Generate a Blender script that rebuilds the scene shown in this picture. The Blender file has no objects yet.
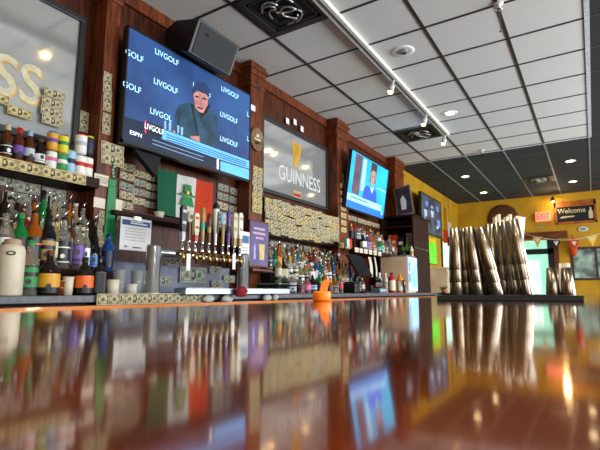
import bpy, math, random
from mathutils import Matrix, Vector
random.seed(7)
S = bpy.context.scene
COL = S.collection
# ---------------------------------------------------------------- camera frame (origin of all working coordinates = camera)
FPX, PCX, PCY = 457.0, 300.0, 225.0
PITCH = math.radians(8.279); YAW = math.radians(32.482)
CZ = 1.091                                  # the phone lies on the bar top (1.07 m), lens 2.1 cm above it
def ray(px, py):
    u = (px-PCX)/FPX; v = (PCY-py)/FPX
    x, y, z = u, math.cos(PITCH)-v*math.sin(PITCH), math.sin(PITCH)+v*math.cos(PITCH)
    c, s = math.cos(YAW), math.sin(YAW)
    return x*c-y*s, x*s+y*c, z
def onx(px, py, X): r = ray(px, py); t = X/r[0]; return Vector((X, r[1]*t, r[2]*t+CZ))
def ony(px, py, Y): r = ray(px, py); t = Y/r[1]; return Vector((r[0]*t, Y, r[2]*t+CZ))
def onz(px, py, Z): r = ray(px, py); t = (Z-CZ)/r[2]; return Vector((r[0]*t, r[1]*t, Z))
# ---------------------------------------------------------------- materials
def lin(h):
    h = h.lstrip('#'); o = []
    for i in (0, 2, 4):
        c = int(h[i:i+2], 16)/255
        o.append(c/12.92 if c <= .04045 else ((c+.055)/1.055)**2.4)
    return o
MC = {}
def mat(name, hexc, rough=.5, metal=0, emit=0, coat=0, trans=0, var=.12, scale=30, spec=.5, ior=1.45, stretch=None, hex2=None, bump=0, alpha=1):
    if name in MC: return MC[name]
    m = bpy.data.materials.new(name); m.use_nodes = True; nt = m.node_tree; b = nt.nodes['Principled BSDF']
    c = lin(hexc)
    tc = nt.nodes.new('ShaderNodeTexCoord'); mp = nt.nodes.new('ShaderNodeMapping'); n = nt.nodes.new('ShaderNodeTexNoise')
    mp.inputs['Scale'].default_value = stretch or (1, 1, 1)
    n.inputs['Scale'].default_value = scale; n.inputs['Detail'].default_value = 4
    nt.links.new(tc.outputs['Object'], mp.inputs[0]); nt.links.new(mp.outputs[0], n.inputs['Vector'])
    r = nt.nodes.new('ShaderNodeValToRGB')
    c2 = lin(hex2) if hex2 else [max(0, x*(1-var)) for x in c]
    c1 = c if hex2 else [min(1, x*(1+var)) for x in c]
    r.color_ramp.elements[0].position = .35; r.color_ramp.elements[1].position = .65
    r.color_ramp.elements[0].color = (*c2, 1); r.color_ramp.elements[1].color = (*c1, 1)
    nt.links.new(n.outputs[0], r.inputs[0]); nt.links.new(r.outputs[0], b.inputs['Base Color'])
    b.inputs['Roughness'].default_value = rough; b.inputs['Metallic'].default_value = metal
    b.inputs['Coat Weight'].default_value = coat; b.inputs['Coat Roughness'].default_value = .05
    b.inputs['Transmission Weight'].default_value = trans; b.inputs['IOR'].default_value = ior
    b.inputs['Specular IOR Level'].default_value = spec
    if emit:
        nt.links.new(r.outputs[0], b.inputs['Emission Color']); b.inputs['Emission Strength'].default_value = emit
    if bump:
        bp = nt.nodes.new('ShaderNodeBump'); bp.inputs['Strength'].default_value = bump; bp.inputs['Distance'].default_value = .002
        nt.links.new(n.outputs[0], bp.inputs['Height']); nt.links.new(bp.outputs[0], b.inputs['Normal'])
    MC[name] = m
    return m
WOOD = mat('dark_wall_wood', '#5c2810', .48, hex2='#2c1208', scale=6, stretch=(1, 6, .6), spec=.3)
WOODP = mat('pilaster_wood', '#7a3a18', .42, hex2='#3c190b', scale=9, stretch=(4, 4, .5), spec=.35)
WOODD = mat('walnut_dark', '#351810', .6, hex2='#1c0b06', scale=8, stretch=(4, .6, 4), spec=.2)
WOODL = mat('door_header_wood', '#6e3518', .4, hex2='#42200f', scale=8, stretch=(.6, 4, 4))
YEL = mat('yellow_paint', '#b88a06', .7, hex2='#a87a05', scale=3)
TILE = mat('white_ceiling_tile', '#dededb', .9, hex2='#d6d6d2', scale=60)
TILED = mat('black_ceiling_tile', '#26292c', .8, hex2='#1f2124', scale=60)
GRIDD = mat('dark_ceiling_grid', '#2a2724', .6)
GRIDL = mat('grey_ceiling_grid', '#7c8286', .5); GRIDM = mat('dim_ceiling_grid', '#3c4043', .6)
BLACK = mat('black_plastic', '#101113', .4)
BLACKM = mat('black_matte', '#0c0c0d', .8)
GRILLE = mat('speaker_grille', '#232628', .7, scale=400, var=.4)
CHROME = mat('chrome', '#d8d8da', .12, 1, var=.03)
STEEL = mat('brushed_steel', '#8f8373', .24, 1, var=.06, scale=60, stretch=(1, 1, .05))
TRAYM = mat('tray_steel', '#a4b2c0', .42, 1, var=.04)
BRASS = mat('brass', '#b98a3c', .25, 1)
COUNTER = mat('grey_laminate', '#5d5f66', .35, hex2='#4c4e55', scale=40)
PAPER = mat('white_paper', '#e6e4e2', .7, var=.04)
CREAM = mat('cream_plastic', '#d8ccb4', .4, var=.05)
INK = mat('banknote_ink', '#35342a', .8)
INK2 = mat('banknote_ink_soft', '#6a654f', .8)
BILLA = mat('banknote_paper', '#cbbd9a', .8, hex2='#aa9c78', scale=55)
BILLB = mat('banknote_paper_yellowed', '#dac48c', .8, hex2='#b8a26a', scale=55)
BILLC = mat('banknote_paper_grey', '#a2a294', .8, hex2='#7c7d70', scale=55)
SEAL = mat('green_seal_ink', '#2f6a48', .8)
ORANGE = mat('orange_plastic', '#ff7e12', .4, var=.03)
RED = mat('red_plastic', '#b3141c', .35)
REDCL = mat('dark_red_cloth', '#8c1420', .9, scale=200, var=.3)
MIRROR = mat('silvered_mirror', '#dcdedb', .08, .72, var=.03, scale=4)
MFRAME = mat('charcoal_frame', '#262625', .45)
GOLDP = mat('gold_leaf_print', '#d9a63a', .4, .3)
CRPRT = mat('cream_print', '#cfc6a4', .5)
WHPRT = mat('etched_white_print', '#d4d6d2', .6)
GREENC = mat('green_cloth', '#045034', .85, scale=80)
GREENT = mat('green_sequin', '#159650', .5, hex2='#0a6030', scale=160)
WHITEC = mat('white_cloth', '#c6c4bc', .85, scale=80)
ORANGC = mat('orange_red_cloth', '#cc3c0c', .85, scale=80, hex2='#a82c08')
FLOORM = mat('brown_floor', '#5b463a', .5, hex2='#47362c', scale=4)
PLASTER = mat('right_wall_paint', '#b89a4a', .7)
WINDOWF = mat('window_frame_paint', '#3a2418', .5)
GLASSC = mat('clear_glass', '#eef2f0', .06, trans=.78, ior=1.35, var=.0)
# bar top: lacquered red-brown wood
BAR = mat('lacquered_bar_wood', '#602806', .12, hex2='#361503', scale=5, stretch=(5, .5, 5), coat=1, spec=.5)
_bn = BAR.node_tree.nodes['Principled BSDF']; _bn.inputs['Coat Roughness'].default_value = .065; _bn.inputs['Coat IOR'].default_value = 1.5; _bn.inputs['Coat Tint'].default_value = (1, .86, .74, 1)
_n = BAR.node_tree.nodes.new('ShaderNodeTexNoise'); _n.inputs['Scale'].default_value = 45; _n.inputs['Detail'].default_value = 2
_bp = BAR.node_tree.nodes.new('ShaderNodeBump'); _bp.inputs['Strength'].default_value = .03; _bp.inputs['Distance'].default_value = .001
_t = BAR.node_tree.nodes.new('ShaderNodeTexCoord')
BAR.node_tree.links.new(_t.outputs['Object'], _n.inputs['Vector']); BAR.node_tree.links.new(_n.outputs[0], _bp.inputs['Height'])
BAR.node_tree.links.new(_bp.outputs[0], _bn.inputs['Coat Normal'])
def em(name, hexc, s=1.0, var=.05, scale=8, hex2=None):
    m = mat(name, hexc, .4, emit=s, var=var, scale=scale, hex2=hex2)
    return m
# ---------------------------------------------------------------- mesh builder
class MB:
    def __init__(s): s.v = []; s.f = []; s.mi = []; s.sm = []; s.mats = []
    def idx(s, m):
        if m not in s.mats: s.mats.append(m)
        return s.mats.index(m)
    def add(s, vs, fs, m, smooth=False, M=None):
        o = len(s.v); i = s.idx(m)
        for p in vs:
            p = Vector(p); s.v.append(tuple(M @ p if M else p))
        for f in fs: s.f.append([o+k for k in f]); s.mi.append(i); s.sm.append(smooth)
        return s
    def box(s, a, b, m, M=None):
        x0, y0, z0 = (min(a[i], b[i]) for i in range(3)); x1, y1, z1 = (max(a[i], b[i]) for i in range(3))
        return s.add([(x0,y0,z0),(x1,y0,z0),(x1,y1,z0),(x0,y1,z0),(x0,y0,z1),(x1,y0,z1),(x1,y1,z1),(x0,y1,z1)],
              [(0,3,2,1),(4,5,6,7),(0,1,5,4),(1,2,6,5),(2,3,7,6),(3,0,4,7)], m, False, M)
    def poly(s, pts, m, d=0, M=None):
        # flat polygon in local (x, y), facing +z, with thickness d below
        n = len(pts); ar = sum(pts[i][0]*pts[(i+1)%n][1]-pts[(i+1)%n][0]*pts[i][1] for i in range(n))
        if ar < 0: pts = pts[::-1]
        z = pts[0][2] if len(pts[0]) > 2 else 0
        vs = [(p[0], p[1], z) for p in pts]; fs = [tuple(range(n))]
        if d:
            vs += [(p[0], p[1], z-d) for p in pts]
            fs += [tuple(range(2*n-1, n-1, -1))] + [(i, n+i, n+(i+1)%n, (i+1)%n) for i in range(n)]
        return s.add(vs, fs, m, False, M)
    def lathe(s, prof, m, seg=16, M=None, sq=0, sx=1, sy=1, a0=0, a1=2*math.pi, smooth=True):
        full = abs(a1-a0-2*math.pi) < 1e-6; k = seg if full else seg+1
        vs = []; fs = []
        for r, z in prof:
            for i in range(k):
                a = a0+(a1-a0)*i/seg; c, n = math.cos(a), math.sin(a); q = 1
                if sq and r > .021: q = 1/((abs(c)**sq+abs(n)**sq)**(1/sq))
                vs.append((c*r*q*sx, n*r*q*sy, z))
        for j in range(len(prof)-1):
            for i in range(seg):
                a, b = j*k+i, j*k+(i+1) % k; fs.append((a, b, b+k, a+k))
        return s.add(vs, fs, m, smooth, M)
    def tube(s, pts, r, m, seg=10, caps=True):
        pts = [Vector(p) for p in pts]; rs = r if isinstance(r, (list, tuple)) else [r]*len(pts); vs = []; fs = []
        up = Vector((.13, .21, .97)).normalized()
        for i, p in enumerate(pts):
            t = (pts[min(i+1, len(pts)-1)]-pts[max(i-1, 0)]).normalized()
            a = t.cross(up)
            if a.length < .05: a = t.cross(Vector((1, 0, 0)))
            a.normalize(); b = t.cross(a)
            for k in range(seg):
                th = 2*math.pi*k/seg; vs.append(p+(a*math.cos(th)+b*math.sin(th))*rs[i])
        for i in range(len(pts)-1):
            for k in range(seg): fs.append((i*seg+k, (i+1)*seg+k, (i+1)*seg+(k+1) % seg, i*seg+(k+1) % seg))
        if caps: fs += [tuple(range(seg)), tuple(range(len(pts)*seg-1, (len(pts)-1)*seg-1, -1))]
        return s.add(vs, fs, m, True)
    def ball(s, c, r, m, seg=16, rings=10):
        rx, ry, rz = r if isinstance(r, (tuple, list)) else (r, r, r)
        prof = [(math.sin(math.pi*i/rings), -math.cos(math.pi*i/rings)) for i in range(rings+1)]
        return s.lathe(prof, m, seg, Matrix.Translation(c) @ Matrix.Diagonal((rx, ry, rz, 1)))
    def text(s, body, size, m, M, ext=0, font_scale=(1, 1), bold=.006):
        cu = bpy.data.curves.new('lettering', 'FONT'); cu.body = body; cu.size = size; cu.align_x = 'CENTER'; cu.align_y = 'CENTER'
        cu.resolution_u = 3; cu.extrude = ext; cu.offset = bold*size
        o = bpy.data.objects.new('lettering', cu); COL.objects.link(o)
        dg = bpy.context.evaluated_depsgraph_get(); dg.update()
        me = bpy.data.meshes.new_from_object(o.evaluated_get(dg))
        D = Matrix.Diagonal((font_scale[0], font_scale[1], 1, 1))
        s.add([tuple(v.co) for v in me.vertices], [tuple(p.vertices) for p in me.polygons], m, False, M @ D)
        bpy.data.objects.remove(o); bpy.data.curves.remove(cu); bpy.data.meshes.remove(me)
        return s
    def mesh(s, name):
        me = bpy.data.meshes.new(name); me.from_pydata(s.v, [], s.f)
        for m in s.mats: me.materials.append(m)
        me.polygons.foreach_set('material_index', s.mi); me.polygons.foreach_set('use_smooth', s.sm); me.update()
        return me
    def build(s, name, parent=None, loc=None, bevel=0):
        o = bpy.data.objects.new(name, s.mesh(name)); COL.objects.link(o)
        if parent: o.parent = parent
        if loc: o.location = loc
        if bevel:
            b = o.modifiers.new('edge', 'BEVEL'); b.width = bevel; b.segments = 2; b.limit_method = 'ANGLE'
        return o
WALLM = Matrix(((0, 0, 1, 0), (1, 0, 0, 0), (0, 1, 0, 0), (0, 0, 0, 1)))    # local x->Y, y->Z, z->+X : things on the back-bar wall
FARM = Matrix(((1, 0, 0, 0), (0, 0, -1, 0), (0, 1, 0, 0), (0, 0, 0, 1)))    # local x->X, y->Z, z->-Y : things on the far wall
T = Matrix.Translation
def tag(o, label, cat, group=None, kind=None):
    o['label'] = label; o['category'] = cat
    if group: o['group'] = group
    if kind: o['kind'] = kind
    return o
def thing(name, label, cat, loc=(0, 0, 0), rot=(0, 0, 0), group=None):
    o = bpy.data.objects.new(name, None); COL.objects.link(o); o.empty_display_size = .05
    o.location = loc; o.rotation_euler = rot
    return tag(o, label, cat, group)
def struct(mb, name, loc=None, bevel=0):
    o = mb.build(name, None, loc, bevel); o['kind'] = 'structure'; return o
ORD = ['first','second','third','fourth','fifth','sixth','seventh','eighth','ninth','tenth','eleventh','twelfth','thirteenth','fourteenth','fifteenth','sixteenth','seventeenth','eighteenth','nineteenth','twentieth','twenty-first','twenty-second','twenty-third','twenty-fourth','twenty-fifth']
# ================================================================ ROOM
W = -2.94; H = 2.34+CZ; FAR = 12.54; NEAR = -2.6; RIGHT = 4.4; YB = 7.95; DX = .13; DY = 8.03
struct(MB().box((W-.1, NEAR, 0), (W, YB, H), WOOD), 'wall_left')
struct(MB().box((W-.1, YB, 0), (W, FAR+.1, H), YEL), 'wall_left_rear')
struct(MB().box((W-.1, NEAR, -.1), (RIGHT, FAR+.1, 0), FLOORM), 'floor')
# far wall with openings: wide window, door, small window
def wall_holes(name, x0, x1, z0, z1, holes, m, M, th=.1):
    b = MB(); xs = sorted({x0, x1, *[h[0] for h in holes], *[h[1] for h in holes]}); zs = sorted({z0, z1, *[h[2] for h in holes], *[h[3] for h in holes]})
    for i in range(len(xs)-1):
        for j in range(len(zs)-1):
            cx, cz = (xs[i]+xs[i+1])/2, (zs[j]+zs[j+1])/2
            if any(h[0] < cx < h[1] and h[2] < cz < h[3] for h in holes): continue
            b.box((xs[i], zs[j], -th), (xs[i+1], zs[j+1], 0), m, M)
    return struct(b, name)
MF = T((0, FAR, 0)) @ FARM
wall_holes('wall_back', W, RIGHT, 0, H, [(-2.9, -1.72, .75, 2.36), (-1.64, -.74, 0, 2.33), (-.40, .75, 1.35, 2.12)], YEL, MF)
wr = T((RIGHT, 0, 0)) @ Matrix(((0, 0, -1, 0), (-1, 0, 0, 0), (0, 1, 0, 0), (0, 0, 0, 1)))
RWIN = [(-11.6, -9.0), (-8.5, -5.9), (-5.4, -2.8), (-1.0, 1.8)]  # last entry is an unseen window added for fill light
wall_holes('wall_right', -FAR, -NEAR, 0, H, [(a, b, .8, 2.9) for a, b in RWIN], PLASTER, wr)
MN = T((0, NEAR, 0)) @ Matrix(((-1, 0, 0, 0), (0, 0, 1, 0), (0, 1, 0, 0), (0, 0, 0, 1)))
wall_holes('wall_front', -RIGHT, -W, 0, H, [(-3.6, -1.6, .8, 2.6)], PLASTER, MN)  # opening for the added front fill window
# ceiling
struct(MB().box((W-.1, NEAR, H), (DX, DY, H+.1), TILE), 'ceiling')
struct(MB().box((DX, NEAR, H), (RIGHT, FAR+.1, H+.1), TILED).box((W-.1, DY, H), (DX, FAR+.1, H+.1), TILED), 'ceiling_dark')
g = MB(); gl = MB()
LX = [-2.33+.6125*i for i in range(12)]
TYs = [3.80-.598*i for i in range(1, 11)] + [3.80+.598*i for i in range(0, 15)]
for x in LX:
    if x < DX+.05: g.box((x-.013, NEAR, H-.006), (x+.013, DY, H+.002), GRIDD); gl.box((x-.013, DY, H-.006), (x+.013, FAR, H+.002), GRIDL)
    else: gl.box((x-.013, NEAR, H-.006), (x+.013, FAR, H+.002), GRIDL)
for y in TYs:
    if y < DY-.2: g.box((W, y-.012, H-.004), (DX, y+.012, H+.002), GRIDD); gl.box((DX, y-.012, H-.004), (RIGHT, y+.012, H+.002), GRIDM)
    elif y < FAR: gl.box((W, y-.012, H-.004), (RIGHT, y+.012, H+.002), GRIDM)
struct(g, 'ceiling_grid'); struct(gl, 'ceiling_grid_dark')
EDGEW = mat('pale_ceiling_edge', '#c8ccd2', .6)
struct(MB().box((DX-.02, NEAR, H-.008), (DX+.02, DY, H), EDGEW).box((W, DY-.02, H-.008), (DX+.02, DY+.02, H), EDGEW), 'ceiling_trim')
# pilasters
PY = [(1.796, 1.905), (3.43, 3.64), (5.285, 5.60), (7.45, 7.88)]
PXF = -2.775
for i, (a, b) in enumerate(PY):
    o = struct(MB().box((W, a, 0), (PXF, b, H-.002), WOODP), 'trim_%d' % (i+1))
    c = MB(); c.box((W, a-.015, H-.26), (PXF+.015, b+.015, H-.225), WOODP); c.box((W, a-.02, H-.13), (PXF+.02, b+.02, H-.002), WOODP); c.box((W, a-.035, H-.075), (PXF+.035, b+.035, H-.045), WOODP)
    c.build('capital', o, bevel=.006)
struct(MB().box((W, NEAR, H-.11), (W+.03, YB, H-.002), WOODP), 'trim_5')
# ================================================================ BAR and BACK COUNTER
BT = 1.07; BX0, BX1, BY0, BY1 = -.55, .42, -1.2, 4.4
bar = thing('bar_counter', 'long bar with glossy red-brown lacquered wooden top reflecting the bottles', 'bar', (0, .7, 0))
b = MB(); pr = []
for k in range(7):
    a = math.pi/2+math.pi*k/6; pr.append((BX0+.022+.022*math.cos(a), BT-.022+.022*math.sin(a)))
pr = pr + [(BX1, BT-.044), (BX1, BT)]
n = len(pr); y0, y1 = BY0-.7, BY1-.7
b.add([(p[0], y0, p[1]) for p in pr]+[(p[0], y1, p[1]) for p in pr], [tuple(range(n-1, -1, -1)), tuple(range(n, 2*n))]+[(i, (i+1) % n, n+(i+1) % n, n+i) for i in range(n)], BAR)
b.build('bar_top', bar)
LIP = mat('bar_edge_wood', '#b5702e', .45, hex2='#8a4a1c', scale=6, stretch=(6, .5, 6), coat=.3)
MB().lathe([(0, y0-.0), (.014, y0), (.014, y1), (0, y1)], LIP, 16, T((BX0-.002, 0, BT-.0115)) @ Matrix.Rotation(-math.pi/2, 4, 'X')).build('edge_moulding', bar)
MB().box((BX0+.1, y0+.03, 0), (BX1-.25, y1-.03, BT-.044), WOODD).build('bar_body', bar)
CT = CZ-.02; CX = -2.25; CY0, CY1 = -.6, 7.95
bc = thing('back_counter', 'long back counter with grey laminate worktop under the bottle displays', 'counter', (W, 3, 0))
MB().box((.022, CY0-3, CT-.038), (CX-W, CY1-3, CT), COUNTER).build('worktop', bc, bevel=.004)
b = MB().box((.022, CY0-3+.02, 0), (CX-W-.05, CY1-3-.02, CT-.038), WOODD)
b.build('cabinet_body', bc)
for k in range(9):
    yy = CY0-3+.1+k*.93
    d = MB().box((CX-W-.05, yy, .12), (CX-W-.03, yy+.86, CT-.08), WOODD).build('door', bc, bevel=.004)
    MB().tube([(CX-W-.015, yy+.78, .7), (CX-W-.015, yy+.78, .82)], .006, CHROME, 8).build('handle', d)
# ================================================================ BILLS
bill_cache = {}
def bill_mesh(pm, vertical=False, seal=False):
    key = (pm.name, vertical, seal)
    if key in bill_cache: return bill_cache[key]
    b = MB(); w, h = .156, .066; N = 6
    M = WALLM @ (Matrix.Rotation(math.pi/2, 4, 'Z') if vertical else Matrix())
    def z(x): return .0025*math.sin((x/w+.5)*math.pi*2.3)+.003
    def strip(x0, x1, y0, y1, m, lift):
        vs = []; fs = []
        for i in range(N+1):
            x = x0+(x1-x0)*i/N; vs += [(x, y0, z(x)+lift), (x, y1, z(x)+lift)]
        for i in range(N): fs.append((2*i, 2*i+2, 2*i+3, 2*i+1))
        b.add(vs, fs, m, True, M)
    strip(-w/2, w/2, -h/2, h/2, pm, 0)
    strip(w/2, -w/2, -h/2, h/2, pm, -.0006)
    for a in ((-w/2+.006, w/2-.006, h/2-.009, h/2-.006), (-w/2+.006, w/2-.006, -h/2+.006, -h/2+.009), (-w/2+.006, -w/2+.009, -h/2+.006, h/2-.006), (w/2-.009, w/2-.006, -h/2+.006, h/2-.006)):
        strip(*a, INK2, .0006)
    for sx in (-1, 1):
        for sy in (-1, 1):
            b.poly([(sx*.062+dx*.008, sy*.020+dy*.008, z(sx*.062)+.0008) for dx, dy in ((-1,-1),(1,-1),(1,1),(-1,1))], INK2, 0, M)
            b.poly([(sx*.062+dx*.002, sy*.020+dy*.006, z(sx*.062)+.0012) for dx, dy in ((-1,-1),(1,-1),(1,1),(-1,1))], pm, 0, M)
    ov = [(math.cos(t*math.pi/8)*.017, math.sin(t*math.pi/8)*.023, z(0)+.0012) for t in range(16)]
    b.poly(ov, INK, 0, M)
    b.poly([(p[0]*.45, p[1]*.55+.003, p[2]+.0005) for p in ov], pm, 0, M)
    sl = [(math.cos(t*math.pi/6)*.012+.038, math.sin(t*math.pi/6)*.012, z(.038)+.0012) for t in range(12)]
    b.poly(sl, SEAL if seal else INK2, 0, M)
    b.poly([(p[0]-.078, p[1], z(-.038)+.0012) for p in sl], INK2, 0, M)
    bill_cache[key] = b.mesh('dollar_bill'); return bill_cache[key]
BM = [BILLA, BILLB, BILLC]
def bill(X, y, z, label, group, pm=None, vert=False, tilt=0, sc=1, seal=False):
    o = bpy.data.objects.new('dollar_bill', bill_mesh(pm or random.choice(BM), vert, seal)); COL.objects.link(o)
    o.location = (X, y, z); o.rotation_euler = (tilt, 0, 0); o.scale = (1, sc, sc)
    return tag(o, label, 'banknote', group)
def bill_panel(px0, px1, X, top0, top1, rows, cols, where, group, mats=(BILLA,), skip=(), dz=.068, dy=None, jit=.05, dropcols=None):
    # patchwork of bills pinned in rows; the top edge runs from (px0, top0) to (px1, top1)
    a = onx(px0, top0, X); c = onx(px1, top1, X); dyy = (c.y-a.y)/cols
    for r in range(rows):
        for q in range(cols):
            if (r, q) in skip: continue
            t = (q+.5)/cols
            y = a.y+dyy*(q+.5)+random.uniform(-1, 1)*.008; z = a.z+(c.z-a.z)*t-dz*(r+.5)+random.uniform(-1, 1)*.004
            bill(X+random.uniform(0, .004)+.003*((r+q) % 2), y, z, '%s dollar bill from left in %s row, %s' % (ORD[q], ORD[r] if rows > 1 else 'single', where), group,
                 random.choice(mats), False, random.uniform(-jit, jit), min(1, dyy/.150) if dyy > .1 else dyy/.15)
# ================================================================ BOTTLES
SHAPES = {
 'round': dict(body=[(0,0),(.034,0),(.037,.004),(.037,.172),(.033,.192),(.018,.218),(.0145,.235),(.0145,.28)], lab=(.028,.155), r=.0375, top=.28, n=(.0155,.19)),
 'slim': dict(body=[(0,0),(.031,0),(.034,.004),(.034,.205),(.029,.222),(.0155,.24),(.0135,.262),(.0135,.30)], lab=(.03,.165), r=.0345, top=.30),
 'square': dict(body=[(0,0),(.036,0),(.039,.004),(.039,.155),(.035,.172),(.018,.186),(.015,.20),(.015,.245)], lab=(.015,.145), r=.0395, top=.245, sq=5),
 'flute': dict(body=[(0,0),(.032,0),(.034,.004),(.034,.10),(.03,.15),(.019,.21),(.0145,.26),(.014,.32)], lab=(.02,.098), r=.0345, top=.32),
 'squat': dict(body=[(0,0),(.044,0),(.048,.006),(.048,.105),(.044,.13),(.026,.152),(.016,.165),(.015,.20)], lab=(.012,.105), r=.0485, top=.20),
 'oval': dict(body=[(0,0),(.044,0),(.047,.005),(.05,.09),(.045,.14),(.028,.17),(.015,.185),(.0145,.225)], lab=(.03,.11), r=.051, top=.225, sx=.6),
 'beer': dict(body=[(0,0),(.028,0),(.0305,.004),(.0305,.125),(.027,.145),(.016,.18),(.0135,.20),(.0135,.222)], lab=(.03,.105), r=.031, top=.222),
}
prot = {}
LDES = [((0,.12,2),(.12,.55,1),(.55,.72,2),(.72,.92,1),(.92,1,2)), ((0,.05,2),(.05,.95,1),(.95,1,2)), ((0,.3,2),(.3,1,1)), ((0,.06,1),(.06,.12,2),(.12,.7,1),(.7,.76,2),(.76,1,1))]
def LB(name, shape, var=0):
    # body / label / cap meshes made once per shape and shared by every copy
    k = (name, shape, var)
    if k in prot: return prot[k]
    s = SHAPES[shape]; b = MB(); sx = s.get('sx', 1); sq = s.get('sq', 0); t = s['top']; D = [BLACK, PAPER, INK]
    if name == 'glass_body': b.lathe(s['body'], D[0], 18, sq=sq, sx=sx); b.lathe([(s['body'][-1][0], t), (0, t)], D[0], 18)
    elif name == 'label':
        z0, z1 = s['lab']; h = z1-z0; r = s['r']+.0006
        def rr(z):
            p = s['body']
            for i in range(len(p)-1):
                if p[i][1] <= z <= p[i+1][1] and p[i+1][1] > p[i][1]:
                    return p[i][0]+(p[i+1][0]-p[i][0])*(z-p[i][1])/(p[i+1][1]-p[i][1])+.0008
            return r
        for (f0, f1, mi) in LDES[var]:
            b.lathe([(rr(z0+h*f0), z0+h*f0), (rr(z0+h*f1), z0+h*f1)], D[mi], 16, sq=sq, sx=sx, a0=-1.9, a1=1.9)
        rl = rr(z0+h*.33)*(sx if sx != 1 else 1)+.0012
        rz = .34 if var != 1 else .62
        if sx == 1: b.poly([(math.cos(q*math.pi/5)*.011, math.sin(q*math.pi/5)*.014*(1.3 if var == 1 else 1)) for q in range(10)], D[2], 0, T((rr(z0+h*rz)+.0025, 0, z0+h*rz)) @ WALLM)
        if var == 1: b.lathe([(rr(z0+h*.22)+.0004, z0+h*.20), (rr(z0+h*.28)+.0004, z0+h*.28)], D[2], 10, sq=sq, sx=sx, a0=-.7, a1=.7)
    elif name == 'screw_cap': b.lathe([(.0165, t-.02), (.0165, t+.008), (0, t+.008)], D[0], 14)
    elif name == 'pour_spout':
        b.lathe([(.0155, t-.004), (.0155, t+.008), (.008, t+.014), (.006, t+.016)], D[0], 12); b.tube([(0, 0, t+.012), (.002, .004, t+.035), (.008, .016, t+.058)], [.005, .0045, .0035], D[1], 8)
    elif name == 'foil': b.lathe([(.0150, t-.055), (.0150, t+.003), (0, t+.003)], D[0], 14)
    elif name == 'cork': b.lathe([(.013, t), (.017, t+.002), (.017, t+.02), (0, t+.02)], D[0], 14)
    if name == 'label':
        b.mats = D
        # slots stay in a fixed order so each bottle can carry its own label colours
        order = []
    me = b.mesh(name); prot[k] = me; return me
def fixlabel():
    pass
GL = {}
def gmat(kind):
    if kind in GL: return GL[kind]
    P = dict(clear=('#e8e2d0', .86, 1.25), amber=('#c06a20', .5, 1.35), green=('#128a3c', .4, 1.4), dark=('#1c120c', .15, 1.45), black=('#0d0d10', 0, 1.45), brown=('#5e2c12', .3, 1.4),
             blue=('#2a63b8', .6, 1.4), red=('#b01822', .3, 1.4), gold=('#d8a02a', .5, 1.4), pale=('#d8c490', .75, 1.28), pink=('#d87a90', .6, 1.4), teal=('#2d8a80', .6, 1.4), white=('#e8e4da', 0, 1.45), purple=('#5a3a8a', .4, 1.4))[kind]
    GL[kind] = mat(kind+'_bottle_glass', P[0], .06, trans=P[1], ior=P[2], var=.05); return GL[kind]
PC = {}
PAL = dict(white='#ece8e0', cream='#e2d2a8', black='#141416', red='#c22a24', orange='#ee6a1e', gold='#dca028', green='#2f8a4a', blue='#2a6fc4', purple='#6c4a9c', pink='#e06a9a', silver='#b8bcc2', tan='#b09058', yellow='#dcd02c', lightblue='#9cc8e4', brown='#6a3a1c', navy='#1c2a50', teal='#3aa890')
def pmat(c, rough=.45):
    if c not in PC: PC[c] = mat(c+'_print', PAL[c], rough, var=.06)
    return PC[c]
def setmats(o, ms):
    for i, m in enumerate(ms):
        o.material_slots[i].link = 'OBJECT'; o.material_slots[i].material = m
BN = [0]
def bottle(shape, loc, glass, lab, ink, cap, capc, label, group, sc=1.0, wsc=None, rot=0, name='liquor_bottle', var=None):
    BN[0] += 1
    if var is None: var = (BN[0]*7+BN[0]//3) % 4
    t = thing(name, label, 'bottle', loc, (0, 0, rot), group); w = wsc or sc
    t.scale = (w, w, sc)
    def p(nm, mats):
        me = LB(nm, shape, var if nm == 'label' else 0); o = bpy.data.objects.new(nm, me); COL.objects.link(o); o.parent = t; setmats(o, mats); return o
    p('glass_body', [gmat(glass)])
    if lab: p('label', [BLACK, pmat(lab), pmat(ink)])
    if cap: p(cap, [pmat(capc) if capc != 'chrome' else CHROME] + ([CHROME] if cap == 'pour_spout' else []))
    return t
CAPW = dict(screw_cap='screw cap', pour_spout='pour spout', foil='foil neck', cork='stopper')
# ---------------------------------------------------------------- cans
def can(loc, main, band, top, label, group, sc=1.0, tall=False):
    t = thing('drink_can', label, 'can', loc, (0, 0, 0), group); h = .165 if tall else .122
    MB().lathe([(0, 0), (.025, 0), (.033, .008), (.033, h*.42)], pmat(main), 16).lathe([(.0332, h*.42), (.0332, h*.62)], pmat(band), 16).lathe([(.033, h*.62), (.033, h-.012)], pmat(main), 16).build('can_body', t)
    MB().lathe([(.033, h-.012), (.027, h-.002), (.026, h), (.024, h-.004), (0, h-.004)], pmat(top) if top else CHROME, 16).build('lid', t)
    t.scale = (sc, sc, sc); return t
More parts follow.
